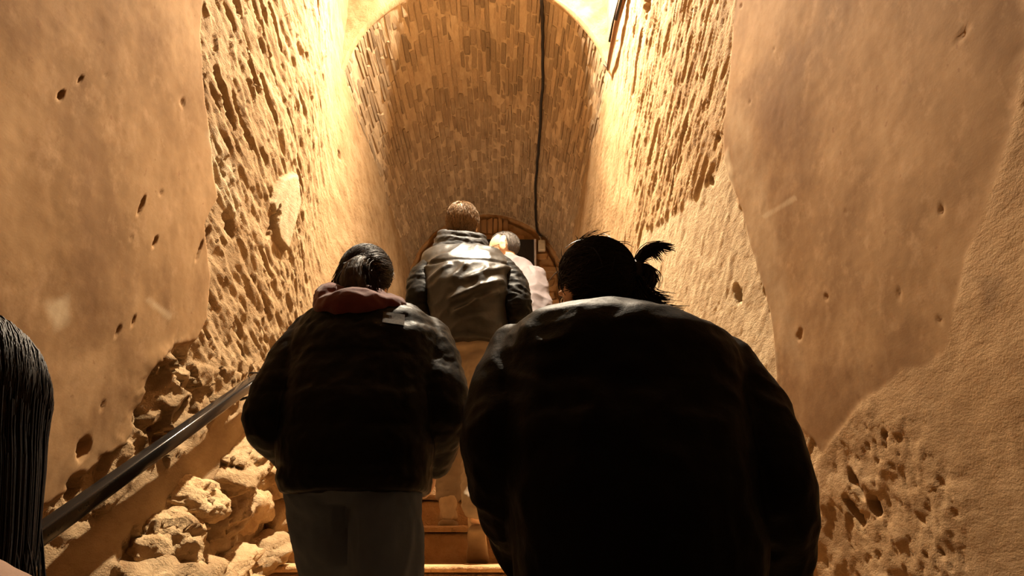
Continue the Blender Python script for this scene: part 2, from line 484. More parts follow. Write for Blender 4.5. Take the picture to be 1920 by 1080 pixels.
# --- face of the arch at the mouth of the vault, and the vault itself
VX, VZ, VR, VD0, VD1 = -.19, 3.05, .95, 4.40, 8.50
nth, nr = 200, 60
th = np.linspace(-.02, math.pi + .02, nth); rr = np.concatenate([np.linspace(0, 1, nr) ** 1.5 * 2.4])
TH = np.repeat(th, nr); RR = np.tile(rr, nth)
P = np.stack([VX + (VR + RR) * np.cos(TH), np.full_like(TH, VD0), VZ + (VR + RR) * np.sin(TH)], 1)
nz = fbm(P * 5 + 3, 4) * .02 + fbm(P * 18 + 9, 3) * .008
P[:, 1] += (nz - .01) * sst(0, .05, RR)
P = P.reshape(nth, nr, 3)
lip = P[:, :1].copy(); lip[:, 0, 1] += .07                       # the arch is a wall with thickness
P = np.concatenate([lip, P], 1)
me = mesh_np('arch', P.reshape(-1, 3), grid_faces(nth, nr + 1, True))
for a_, val in (('plaster', 0), ('pale', 0), ('stain_or_dark', 0)): set_attr(me, a_, np.full(len(me.vertices), val))
wall_arch = tag(obj('wall_arch', me, M_WALL), kind='structure')

D = np.arange(VD0 + .03, VD1 + .1, .022); th = np.linspace(-.03, math.pi + .03, 170)
Dg = np.repeat(D, len(th)); Tg = np.tile(th, len(D))
q = np.stack([Dg * 4, np.cos(Tg) * 22, np.sin(Tg) * 22], 1)
r = VR + .011 + .011 * fbm(q, 4) + .01 * fbm(q * np.array([.3, .2, .2]), 2)
V = np.stack([VX + r * np.cos(Tg), Dg, VZ + r * np.sin(Tg)], 1)
ceiling = tag(obj('ceiling', mesh_np('vault_shell', V, grid_faces(len(D), len(th), True)), M_VAULT), kind='structure')

# bricks of the vault, laid lengthwise: the nearest 300 one by one, the others joined
def brick_mesh(name, seed):
    rs = random.Random(seed)
    bm = bmesh.new(); bmesh.ops.create_cube(bm, size=2)
    bmesh.ops.bevel(bm, geom=bm.edges[:], offset=.22, segments=1, affect='EDGES')
    for v in bm.verts: v.co += Vector((rs.uniform(-.10, .10), rs.uniform(-.05, .05), rs.uniform(-.16, .16)))
    me = bpy.data.meshes.new(name); bm.to_mesh(me); bm.free(); return me
VB = [brick_mesh('vault_brick_shape', 40 + k) for k in range(7)]
rs = random.Random(11)
bricks = []
t = .02
while t < math.pi - .02:
    wdt = rs.uniform(.026, .050)
    y = VD0 + .06 + rs.uniform(-.25, 0)
    while y < VD1:
        ln = rs.uniform(.16, .42)
        if y + ln > VD0 + .07:
            a = max(y, VD0 + .065); e = min(y + ln, VD1)
            if e - a > .05 and rs.random() > .07:
                bricks.append((t + wdt / 2 / VR, (a + e) / 2, wdt, e - a, rs.uniform(-.010, .003), rs.uniform(-.035, .035)))
        y += ln + rs.uniform(.004, .014)
    t += (wdt + rs.uniform(.002, .007)) / VR
bricks.sort(key=lambda b: b[1])
M_VB = [M_VBRICK]
rest = MB()
for i, (t, y, wdt, ln, dr, tw) in enumerate(bricks):
    R_ = VR + .031 - dr
    c = Vector((VX + R_ * math.cos(t), y, VZ + R_ * math.sin(t)))
    nrm = Vector((math.cos(t), 0, math.sin(t))); tan = Vector((-math.sin(t), 0, math.cos(t))); ax = Vector((0, 1, 0))
    ax = (ax + tan * tw).normalized()
    M = Matrix((tan * wdt / 2, ax * ln / 2, nrm * .03)).transposed().to_4x4()
    M.translation = c
    me = VB[i % 7]
    if i < 300:
        if not me.materials: me.materials.append(M_VBRICK)
        o = bpy.data.objects.new('brick', me); COL.objects.link(o); o.parent = ceiling; o.matrix_local = M
    else:
        rest.add([M @ v.co for v in me.vertices], [list(f.vertices) for f in me.polygons])
tag(rest.build('vault_brickwork', M_VBRICK, ceiling, False), kind='stuff')

# --- end wall behind the landing: tympanum of upright bricks over courses of flat ones, in an arched recess
mb = MB()
me_end = None
nth, nr = 120, 40
th = np.linspace(0, math.pi, nth)
rr = np.linspace(0.0, 1.12, nr + 30)
TH = np.repeat(th, len(rr)); RR = np.tile(rr, nth)
Pz = VZ + RR * np.sin(TH)
P = np.stack([VX + RR * np.cos(TH), np.full_like(TH, VD1), Pz], 1)
groove = np.exp(-((RR - .905) / .016) ** 2)
P[:, 1] += .11 * groove + .012 * fbm(P * 7, 3) + .03
me = mesh_np('end_top', P, grid_faces(nth, len(rr), True))
wall_back = tag(obj('wall_back', me, M_EBRICK), kind='structure')
V = []; nx, nzz = 60, 60
xx = np.linspace(VX - 1.05, VX + 1.05, nx); zz = np.linspace(1.2, VZ, nzz)
X_ = np.repeat(xx, nzz); Z_ = np.tile(zz, nx)
P = np.stack([X_, np.full_like(X_, VD1 + .03), Z_], 1)
rad = np.abs(X_ - VX)
P[:, 1] += .11 * np.exp(-((rad - .905) / .02) ** 2) + .012 * fbm(P * 7, 3)
obj('lower_masonry', mesh_np('end_low', P, grid_faces(nx, nzz, True)), M_EBRICK, wall_back)
EB = [brick_mesh('end_brick_shape', 80 + k) for k in range(5)]
for me in EB: me.materials.append(M_EBRICK)
rs = random.Random(5)
def end_brick(x, z, hx, hz):
    if math.hypot(x - VX, max(z - VZ, 0)) + max(hx, hz) * .55 > .90: return
    o = bpy.data.objects.new('brick', rs.choice(EB)); COL.objects.link(o); o.parent = wall_back
    M = Matrix.Diagonal((hx, .03, hz, 1)); M.translation = (x, VD1 + .022 + rs.uniform(-.006, .006), z)
    o.matrix_local = M
z = 2.45; row = 0
while z < 3.66:
    x = VX - .95 + (row % 2) * .14
    while x < VX + .95:
        ln = rs.uniform(.24, .30); end_brick(x + ln / 2, z + .04, ln / 2 - .008, .036); x += ln
    z += .085; row += 1
z += .005
for zr, hh in ((z, .11), (z + .23, .10)):
    x = VX - .9
    while x < VX + .9:
        w = rs.uniform(.06, .085); end_brick(x + w / 2, zr + hh, w / 2 - .006, hh - .008 + rs.uniform(-.01, .01)); x += w

# --- high ceiling over the lower stairs (above the frame), closing the corridor; raised to weaken its bounce
xx = np.linspace(-1.5, 1.3, 40); yy = np.arange(-2.0, 4.75, .06)
X_ = np.repeat(xx, len(yy)); Y_ = np.tile(yy, len(xx))
P = np.stack([X_, Y_, np.full_like(X_, 4.75)], 1)
P[:, 2] = 2.95 + 2.9 * sst(.2, 2.6, Y_) + .06 * fbm(P * 2.5, 3)
me = mesh_np('upper_ceiling', P, grid_faces(len(xx), len(yy), True))
for a_, val in (('plaster', .3), ('pale', 0), ('stain_or_dark', .75)): set_attr(me, a_, np.full(len(me.vertices), val))  # unseen ceiling coloured dark to cut the light it bounces down
tag(obj('ceiling_rock', me, M_WALL), kind='structure')
# corridor end behind the photographer
xx = np.linspace(-1.5, 1.3, 30); zz = np.linspace(-3, 3.2, 50)
X_ = np.repeat(xx, len(zz)); Z_ = np.tile(zz, len(xx))
P = np.stack([X_, np.full_like(X_, -1.95) + .05 * noise3(np.stack([X_ * 3, Z_ * 3, X_ * 0], 1)), Z_], 1)
me = mesh_np('wall_front', P, grid_faces(len(xx), len(zz), False))
for a_, val in (('plaster', .7), ('pale', 0), ('stain_or_dark', .75)): set_attr(me, a_, np.full(len(me.vertices), val))  # unseen wall coloured dark so it bounces less light onto the backs
tag(obj('wall_front', me, M_WALL), kind='structure')

# --- floor: stairs, each step with its tread slab, and the landing at the top
kmin, kmax = -14, 10
def block(x0, x1, y0, y1, z0, z1, seed, amp, nx=60, ny=10, nz=8):
    """worn stone block: displaced box surface without back and bottom"""
    # profile: riser bottom -> riser top -> tread back
    prof = [(y0, z0 + (z1 - z0) * i / nz) for i in range(nz)] + [(y0 + .012 * k / 2 * 0 + (y1 - y0) * (i / ny), z1) for i, k in ((j, 0) for j in range(ny + 1))]
    pr = np.array(prof)
    xs = np.linspace(x0, x1, nx)
    X = np.repeat(xs, len(pr)); Y = np.tile(pr[:, 0], nx); Z = np.tile(pr[:, 1], nx)
    P = np.stack([X, Y, Z], 1)
    n1 = fbm(P * 9 + seed, 4); n2 = fbm(P * 30 + seed, 3)
    top = Z >= z1 - 1e-6
    P[:, 1] -= np.where(top, 0, amp * n1 + amp * .6 * n2)
    P[:, 2] += np.where(top, amp * .5 * n1, 0)
    edge = top & (np.abs(Y - y0) < 1e-6)
    P[:, 2] -= np.where(edge, .006 + .006 * n2, 0); P[:, 1] += np.where(edge, .008 + .006 * n1, 0)
    return P, grid_faces(nx, len(pr), False)
P, Fq = block(-1.35, 1.15, 7.2, 8.62, 1.4, Z0 + kmax * RISE + RISE, 2.0, .006, 60, 30, 8)
P[:, 2] -= 0.0
floor = tag(obj('floor', mesh_np('landing', P, Fq), M_STEP), kind='structure')
for k in range(kmin, kmax + 1):
    y0 = D0 + k * TREAD; z1 = Z0 + k * RISE
    far = y0 > 3.5
    P, Fq = block(-1.35, 1.15, y0, y0 + TREAD + .03, z1 - RISE - .02, z1 - .028, k * 3.3, .012 if far else .005, 70, 5, 8)
    st = obj('step', mesh_np('step', P, Fq), M_STEP, floor)
    P, Fq = block(-1.35, 1.15, y0 - .012, y0 + TREAD + .02, z1 - .03, z1, k * 5.1 + 1, .006 if far else .003, 70, 8, 3)
    obj('tread', mesh_np('tread', P, Fq), M_STEP, st)

# ================================================================== THINGS OF THE PLACE
M_RAIL = plain_material('rail_paint', (.020, .018, .017), .16, .5, .1)
M_CABLE = plain_material('cable_rubber', (.018, .014, .011), .6, .3)
M_COPPER = plain_material('conduit_brown', (.20, .095, .045), .45, .5, .2)
M_BOXW = plain_material('switch_box_plastic', (.62, .55, .42), .5, .4)
M_SCREEN = plain_material('screen_glass', (.012, .012, .014), .22, .6)
M_SILVER = plain_material('silver_trim', (.72, .70, .74), .3, .6, .3)
M_BRASS = plain_material('lamp_metal', (.10, .09, .08), .4, .5, .8)

# rocks growing out of the foot of the left wall
def rock_mesh(seed, r, n=5, amp=.42):
    bm = bmesh.new(); bmesh.ops.create_icosphere(bm, subdivisions=n, radius=1)
    V = np.array([v.co[:] for v in bm.verts])
    w = fbm(V * 2.2 + seed, 2) * .35
    sd_ = int(seed * 10)
    f1 = facets(V[:, 0] * 1.5 + w + seed, V[:, 2] * 1.5 + V[:, 1] * 1.1 + w, sd_); f2 = facets(V[:, 1] * 3.4 + w, V[:, 2] * 3.4 + V[:, 0] * 2 + w, sd_ + 5)
    dsp = amp * .8 * fbm(V * 1.1 + seed, 2) + .22 * f1 + .10 * f2 + .05 * fbm(V * 6 + seed, 3) - .06 * sst(.22, .4, fbm(V * 7 + seed * 2, 2)) + .025 * fbm(V * 18 + seed, 2)
    V = V * (1 + dsp)[:, None] * np.array(r)
    for v, c in zip(bm.verts, V): v.co = c
    me = bpy.data.meshes.new('rock'); bm.to_mesh(me); bm.free(); return me
for i, (px, py, x, r) in enumerate((
        (432, 868, -1.06, (.13, .24, .085)), (322, 948, -1.06, (.15, .14, .08)), (282, 1040, -1.04, (.13, .12, .11)),
        (405, 965, -1.10, (.10, .22, .06)), (505, 880, -1.07, (.11, .20, .12)), (512, 960, -1.06, (.10, .17, .08)),
        (488, 1040, -1.02, (.11, .14, .06)), (395, 1085, -1.06, (.16, .20, .07)), (548, 1010, -1.06, (.10, .20, .08)),
        (340, 1110, -1.0, (.14, .16, .07)), (255, 1130, -1.02, (.16, .20, .12)), (455, 950, -1.10, (.10, .12, .10)))):
    D, z = on_wall(px, py, x)
    r = tuple(q * 1.15 for q in r)
    o = obj('rock', rock_mesh(3.7 * i + 1.3, r, 5 if i < 5 else 4), M_ROCK, wall_left)
    o.location = (x, D, z); o.rotation_euler = (.42, 0, 0)

# handrail along the left wall
RX = -.962
ra = on_wall(100, 985, RX); rb = on_wall(490, 705, RX)
sl = (rb[1] - ra[1]) / (rb[0] - ra[0])
def rail_pt(D): return Vector((RX, D, ra[1] + (D - ra[0]) * sl))
p0, p1 = rail_pt(.55), rail_pt(4.55)
hr = empty('handrail', p0)
tag(hr, 'dark painted metal handrail sloping up along the left rock wall', 'handrail')
ax = (p1 - p0).normalized()
prof = []
for k in range(24):
    t = 2 * math.pi * k / 24
    c, s = math.cos(t), math.sin(t)
    prof.append((.0185 * math.copysign(abs(c) ** .38, c), .021 * math.copysign(abs(s) ** .38, s)))
up = Vector((1, 0, 0)).cross(ax).normalized()
V = []; F = []
for P in (p0, p1):
    for a, b in prof: V.append(P + Vector((1, 0, 0)) * a + up * b)
n = 24
for k in range(n): F.append((k, (k + 1) % n, n + (k + 1) % n, n + k))
F += [tuple(range(n))[::-1], tuple(range(n, 2 * n))]
mb = MB(); mb.add(V, F); mb.build('rail', M_RAIL, hr)
for D in (1.45, 2.86, 4.2):
    q = rail_pt(D); m_ = MB()
    m_.tube([q - up * .02, q + Vector((0, -.03, -.07)), q + Vector((-.03, -.05, -.085)), q + Vector((-.06, -.06, -.07)), q + Vector((-.13, -.06, -.06))], .006, 8)
    m_.tube([q + Vector((-.03, 0, .012)), q + Vector((-.026, 0, .03)), q + Vector((.026, 0, .03)), q + Vector((.028, 0, -.03))], .003, 6)
    m_.build('bracket', M_RAIL, hr)

# cable running down the vault to its box on the end wall
pts = []
for px, py, D in ((1040, -40, 4.42), (1035, 30, 4.75), (1030, 130, 5.35), (1024, 240, 6.3), (1018, 330, 7.3), (1012, 400, 8.1), (1010, 432, 8.44), (1013, 447, 8.47)):
    w = W(px, py, D); t = math.atan2(w.z - VZ, w.x - VX)
    R_ = VR - .022
    pts.append(Vector((VX + R_ * math.cos(t), D, VZ + R_ * math.sin(t))))
fine = []
for a, b in zip(pts[:-1], pts[1:]):
    for k in range(6):
        q = a.lerp(b, k / 6); q += Vector((random.uniform(-.004, .004), 0, 0)); fine.append(q)
fine.append(pts[-1])
cb = MB().tube(fine, .013, 8).build('cable', M_CABLE)
tag(cb, 'long black cable running down the brick vault to a pale box', 'cable')
pb = W(1016, 461, 8.44)
bx = empty('junction_box', pb)
tag(bx, 'small cream plastic box on the end wall where the vault cable ends', 'junction box')
MB().box(pb, (.045, .03, .072), None, .012).build('body', M_BOXW, bx)
MB().box(pb + Vector((0, -.032, 0)), (.038, .006, .062), None, .005).build('lid', M_BOXW, bx)
MB().tube([pb + Vector((-.01, 0, .07)), pb + Vector((-.015, 0, .10)), pb + Vector((-.03, -.005, .125)), pts[-1]], .007, 8).build('cable_entry', M_BOXW, bx)

# flat dark screen on the end wall
tl, br = W(816, 449, 8.45), W(1003, 449, 8.45)
cx, hw = (tl.x + br.x) / 2, (br.x - tl.x) / 2
sc_ = empty('wall_screen', (cx, 8.45, tl.z - .36))
tag(sc_, 'wide black screen with pale side edges on the end wall', 'screen')
c = Vector((cx, 8.46, tl.z - .36))
MB().box(c, (hw - .012, .03, .36), None, .006).build('panel', M_SCREEN, sc_, False)
MB().box(c + Vector((.12, -.026, -.02)), (hw * .62, .008, .27), None, .004).build('glass', M_SCREEN, sc_, False)
for s in (-1, 1):
    MB().box(c + Vector((s * hw, -.01, 0)), (.013, .035, .362), None, .005).build('side_trim', M_SILVER, sc_, False)
MB().box(c + Vector((hw * .34, -.01, .385)), (.11, .03, .03), None, .006).build('camera_bar', M_CABLE, sc_, False)

# conduit and loose wires hanging on the right wall, below the lamp
def rw(px, py, off):
    xw = .80
    for _ in range(6):
        D, z = on_wall(px, py, xw); xw = float(xr(D)) - off
    return Vector((xw, D, z))
cd = empty('wall_conduit', rw(1160, 20, .02))
tag(cd, 'dark conduit with loose wires hanging on the right wall beside the arch', 'conduit')
path = [rw(x, y, o) for x, y, o in ((1185, -60, .03), (1166, 5, .035), (1157, 40, .045), (1150, 75, .045), (1144, 105, .04), (1140, 130, .03))]
MB().tube(path, (.024, .022, .019, .017, .015, .012), 10).build('pipe', M_COPPER, cd)
MB().tube([p + Vector((-.02, .03, .012)) for p in path[:4]], .009, 8).build('cable', M_CABLE, cd)
MB().tube([p + Vector((-.012, -.028, -.012)) for p in path[:3]], .010, 8).build('cable', M_CABLE, cd)
MB().tube([rw(1140, 130, .03), rw(1135, 115, .03), rw(1132, 100, .025), rw(1126, 85, .02), rw(1123, 72, .015)], .0035, 6).build('wire', M_CABLE, cd)
MB().tube([rw(1139, 128, .03), rw(1130, 119, .03), rw(1127, 108, .02), rw(1128, 90, .02)], .003, 6).build('wire', M_CABLE, cd)
MB().tube([rw(1152, 30, .03), rw(1147, 52, .05), rw(1144, 70, .03)], .003, 6).build('wire', M_CABLE, cd)

# lamps: bulb in a holder on a cord, over the stairs and, as added fill, behind the photographer
m, nt, b_ = mat_base('bulb_glow', .3)
b_.inputs['Emission Color'].default_value = (1, .75, .45, 1); b_.inputs['Emission Strength'].default_value = 12
M_BULB = m
def lamp(loc, ceil_z, label):
    L = empty('pendant_lamp', loc); tag(L, label, 'lamp')
    v = Vector(loc)
    MB().tube([v + Vector((0, 0, .10)), Vector((v.x, v.y, ceil_z))], .006, 8).build('cord', M_CABLE, L)
    MB().tube([v + Vector((0, 0, .035)), v + Vector((0, 0, .05)), v + Vector((0, 0, .10))], (.016, .02, .018), 12).build('holder', M_BRASS, L)
    MB().tube([v + Vector((0, 0, z)) for z in (-.032, -.028, -.012, .008, .026, .04)], (.004, .014, .028, .028, .018, .013), 14).build('bulb', M_BULB, L)
lamp(LAMP_MAIN, 5.85, 'bare bulb hanging over the stairs in front of the vault arch')
# added fill bulb for the far vault, hidden behind the climbers
fl = empty('landing_fill_bulb', (FILL_TOP[0], FILL_TOP[1], FILL_TOP[2] - .24))
tag(fl, 'small added fill bulb on a short stand on the landing before the end wall', 'lamp')
lt = Vector(FILL_TOP)
MB().tube([lt + Vector((0, 0, z)) for z in (-.02, -.22)], .009, 10).build('stand', M_BRASS, fl)
MB().tube([lt + Vector((0, 0, z)) for z in (-.22, -.23, -.24)], (.03, .07, .075), 18).build('base', M_BRASS, fl)
MB().tube([lt + Vector((0, 0, z)) for z in (-.03, -.012, .008, .024, .03)], (.013, .026, .028, .014, .004), 14).build('bulb', M_BULB, fl)
lamp(FILL_BACK, 2.95, 'added fill bulb hanging over the lower steps behind the viewer')

# ================================================================== PEOPLE
def skin_material(name, c):
    m, nt, b = mat_base(name, .5, .4)
    v = coords(nt)
    nt.links.new(ramp(nt, noise_n(nt, v, 30, 4, .6), [(.3, tuple(x * .88 for x in c)), (.7, c)]), b.inputs['Base Color'])
    b.inputs['Subsurface Weight'].default_value = .12
    b.inputs['Subsurface Radius'].default_value = (.012, .005, .003)
    return m
def hair_material(name, c0, c1, rough=.38):
    m, nt, b = mat_base(name, rough, .14)
    v = coords(nt, (6, 6, .6))
    nt.links.new(ramp(nt, noise_n(nt, v, 30, 4, .7), [(.35, c0), (.65, c1)]), b.inputs['Base Color'])
    bump(nt, b, noise_n(nt, v, 60, 3, .6), .3, .004)
    return m
M_SKIN = skin_material('skin_light', (.62, .39, .26))
M_SKIN2 = skin_material('skin_fair', (.70, .46, .30))
M_EYE = plain_material('eye_white', (.7, .68, .64), .2, .6)
M_NYLON = cloth_material('black_nylon', (.0011, .0011, .0013), (.0018, .0018, .002), 60, .46, .06, .1)
M_COAT = cloth_material('black_coat', (.0009, .0009, .0011), (.0016, .0016, .0018), 60, .48, .045, .15)
M_TAUPE = cloth_material('taupe_jacket', (.015, .0138, .0128), (.021, .0195, .0185), 60, .42, .24, .15)
M_DARKS = cloth_material('dark_sleeve', (.004, .0038, .0036), (.006, .0057, .0055), 60, .5, .08, .15)
M_LAV = cloth_material('mauve_jacket', (.115, .096, .10), (.15, .127, .132), 60, .65, .3, .15)
M_RED = cloth_material('dark_red_fleece', (.050, .008, .007), (.082, .014, .012), 80, .85, .15, .4, .2)
M_JEANS = cloth_material('blue_denim', (.036, .050, .078), (.056, .074, .108), 120, .85, .2, .5)
M_TAN = cloth_material('tan_trousers', (.24, .18, .12), (.32, .25, .17), 100, .8, .2, .3)
M_BLKT = cloth_material('black_trousers', (.012, .012, .013), (.02, .02, .021), 100, .8, .2, .3)
M_BROWN = cloth_material('brown_wool_coat', (.16, .09, .055), (.22, .13, .085), 100, .85, .2, .4)
M_SCARF = cloth_material('navy_hood', (.006, .007, .010), (.012, .014, .018), 60, .6, .3, .2)
M_SHOE = plain_material('beige_suede', (.50, .37, .23), .75, .25)
M_SHOEB = plain_material('black_leather', (.02, .02, .02), .4, .5)
M_SOLE = plain_material('shoe_sole', (.30, .21, .12), .8, .2)
M_PATCH = stone_material('stitched_patch', (.02, .014, .009), (.05, .037, .026), (.10, .075, .055), 160, .8, .004)
H_DARK = hair_material('dark_brown_hair', (.010, .007, .005), (.024, .016, .011))
H_BROWN = hair_material('brown_hair', (.009, .005, .003), (.026, .014, .008), .55)
H_BLOND = hair_material('dark_blond_hair', (.13, .075, .036), (.32, .205, .11), .45)
H_GREY = hair_material('grey_hair', (.06, .053, .05), (.14, .125, .115), .5)
H_BLACK = hair_material('black_hair', (.006, .005, .0045), (.013, .010, .009), .45)

def remeshed(mb, voxel, smooth=2, fold=None, name='shape'):
    """one continuous surface around all the shapes of mb; fold(P, N) gives a push along the normal"""
    me = mb.mesh('tmp')
    o = bpy.data.objects.new('tmp', me); COL.objects.link(o)
    r = o.modifiers.new('r', 'REMESH'); r.mode = 'VOXEL'; r.voxel_size = voxel
    if smooth:
        s = o.modifiers.new('s', 'SMOOTH'); s.factor = .5; s.iterations = smooth
    dg = bpy.context.evaluated_depsgraph_get()
    out = bpy.data.meshes.new_from_object(o.evaluated_get(dg)); out.name = name
    bpy.data.objects.remove(o); bpy.data.meshes.remove(me)
    if fold is not None:
        n = len(out.vertices); P = np.empty(n * 3, np.float32); out.vertices.foreach_get('co', P); P = P.reshape(-1, 3).astype(float)
        Nn = np.empty(n * 3, np.float32); out.vertex_normals.foreach_get('vector', Nn); Nn = Nn.reshape(-1, 3).astype(float)
        P = P + Nn * fold(P, Nn)[:, None]
        out.vertices.foreach_set('co', P.astype(np.float32).ravel()); out.update()
    return out
def add_loft(mb, secs, n=36):
    """secs: (centre, ux, uy, rx, ry, power)"""
    V = []; F = []
    for c, ux, uy, rx, ry, pw in secs:
        for k in range(n):
            t = 2 * math.pi * k / n; co, si = math.cos(t), math.sin(t)
            V.append(Vector(c) + ux * rx * math.copysign(abs(co) ** (2 / pw), co) + uy * ry * math.copysign(abs(si) ** (2 / pw), si))
    m = len(secs)
    for i in range(m - 1):
        for k in range(n): F.append((i * n + k, i * n + (k + 1) % n, (i + 1) * n + (k + 1) % n, (i + 1) * n + k))
    F += [tuple(range(n))[::-1], tuple(range((m - 1) * n, m * n))]
    mb.add(V, F)
def add_ell(mb, c, r, M=None, seg=24):
    bm = bmesh.new(); bmesh.ops.create_uvsphere(bm, u_segments=seg, v_segments=seg // 2, radius=1)
    bm.verts.index_update()
    T = M if M is not None else Matrix.Identity(4)
    mb.add([T @ (Vector(c) + Vector((v.co.x * r[0], v.co.y * r[1], v.co.z * r[2]))) for v in bm.verts], [[v.index for v in f.verts] for f in bm.faces]); bm.free()
X3, Y3, Z3 = Vector((1, 0, 0)), Vector((0, 1, 0)), Vector((0, 0, 1))
def spline(pts, rad, per=6):
    """smooth path through points with radii"""
    P = [Vector(p) for p in pts]; out = []; R = []
    for i in range(len(P) - 1):
        a = P[max(i - 1, 0)]; b = P[i]; c = P[i + 1]; d = P[min(i + 2, len(P) - 1)]
        for k in range(per):
            t = k / per
            out.append(.5 * ((2 * b) + (c - a) * t + (2 * a - 5 * b + 4 * c - d) * t * t + (3 * b - a - 3 * c + d) * t ** 3))
            R.append(rad[i] + (rad[i + 1] - rad[i]) * t)
    out.append(P[-1]); R.append(rad[-1]); return out, R
def limb(mb, pts, rad, n=20, sx=1.0):
    p, r = spline(pts, rad); mb.tube(p, r, n, True, sx)
    add_ell(mb, p[-1], (r[-1],) * 3, None, 16); add_ell(mb, p[0], (r[0],) * 3, None, 16)
def rows(lst, pw=2.3, tilt=0.0):
    """torso sections from (photo row, left, right, depth, half thickness)"""
    out = []
    for py, l, r_, D, b in lst:
        a, c = W(l, py, D), W(r_, py, D)
        out.append(((a + c) / 2, X3, Vector((0, math.cos(tilt), math.sin(tilt))), (c.x - a.x) / 2, b, pw))
    return out

def head_shapes(mb, M, s=1.0):
    def e(c, r): add_ell(mb, [x * s for x in c], [x * s for x in r], M)
    e((0, -.012, .032), (.075, .096, .088)); e((0, .022, -.03), (.062, .073, .082)); e((0, .052, -.088), (.034, .034, .032))
    e((0, .088, -.064), (.025, .014, .008)); e((0, .087, -.078), (.022, .013, .008))
    for k in (-1, 1):
        e((k * .080, -.004, -.012), (.010, .022, .034)); e((k * .083, -.010, .012), (.012, .014, .016)); e((k * .038, .066, -.034), (.024, .022, .022))
        e((k * .030, .080, .026), (.026, .010, .007)); e((k * .045, .02, -.075), (.018, .04, .02))
    mb.tube([M @ (Vector(p) * s) for p in ((0, .084, .022), (0, .098, -.004), (0, .112, -.028), (0, .098, -.040))], [x * s for x in (.009, .011, .016, .010)], 12)
    for k in (-1, 1): e((k * .011, .098, -.036), (.009, .010, .008))
def eyes(M, s, parent):
    for k in (-1, 1):
        mb = MB(); add_ell(mb, (k * .031 * s, .079 * s, .004 * s), (.0125 * s,) * 3, M, 16); mb.build('eye', M_EYE, parent)
def add_hand(mb, wrist, d, palm_n, side):
    """palm with four bent fingers and a thumb; d = pointing direction, palm_n = palm normal"""
    d = d.normalized(); n = (palm_n - d * palm_n.dot(d)).normalized(); s = d.cross(n) * side
    V0 = wrist
    add_loft(mb, [(V0 + d * t, s, n, w, h, 2.5) for t, w, h in ((0, .026, .019), (.02, .031, .017), (.05, .039, .016), (.085, .040, .014), (.092, .036, .010))], 20)
    for k, (off, ln) in enumerate(((.029, .068), (.010, .078), (-.009, .073), (-.027, .056))):
        b = V0 + d * .086 + s * off
        p1 = b + d * ln * .42 + n * .006; p2 = p1 + (d * .8 + n * .6) * ln * .34; p3 = p2 + (d * .35 + n * .94) * ln * .28
        mb.tube([b - d * .01, b, p1, p2, p3], (.009, .009, .0085, .008, .006), 10)
    b = V0 + d * .025 + s * .028
    mb.tube([b - s * .01, b + s * .016 + d * .018, b + s * .028 + d * .045 + n * .008, b + s * .028 + d * .068 + n * .016], (.012, .0115, .010, .007), 10)

def make_body(name, J, hm, hs, skin):
    """J: joints; hm: head matrix; hs: head scale"""
    mb = MB()
    head_shapes(mb, hm, hs)
    nb, hc = J['neck'], hm @ Vector((0, -.02, -.05))
    mb.tube([nb - Vector((0, 0, .03)), nb.lerp(hc, .5), hc], (.062, .054, .052), 18)
    sL, sR, pel = J['shL'], J['shR'], J['pelvis']
    ux = (sR - sL).normalized(); half = (sR - sL).length / 2
    ch = (sL + sR) / 2
    fw = Vector((0, 0, 1)).cross(ux).normalized()
    secs = []
    for t, w, b in ((-.06, .11, .09), (.0, .155, .105), (.18, .15, .10), (.38, .125, .09), (.62, .14, .10), (.85, half * .92, .10), (.97, half * .8, .085), (1.05, .07, .06)):
        secs.append((pel.lerp(ch, t), ux, fw, w, b, 2.3))
    add_loft(mb, secs)
    for s in 'LR':
        limb(mb, [J['sh' + s], J['el' + s], J['wr' + s]], (.052, .042, .029), 16)
        d = (J['wr' + s] - J['el' + s]).normalized()
        add_hand(mb, J['wr' + s], d + Vector((0, .25, -.2)), Vector((-.6 if s == 'R' else .6, .3, -.4)), 1 if s == 'R' else -1)
        hip = J['hip' + s]; kn = J['kn' + s]; an = J['an' + s]
        limb(mb, [hip, kn, kn.lerp(an, .35), an], (.082, .056, .054, .038), 16)
        f = J.get('toe' + s, an + Vector((0, .16, -.05)))
        mb.tube([an - (f - an) * .25 + Vector((0, 0, -.03)), an.lerp(f, .4) + Vector((0, 0, -.02)), f], (.03, .034, .022), 12)
    me = remeshed(mb, .0074, 2, None, 'body')
    o = obj(name, me, skin)
    return o

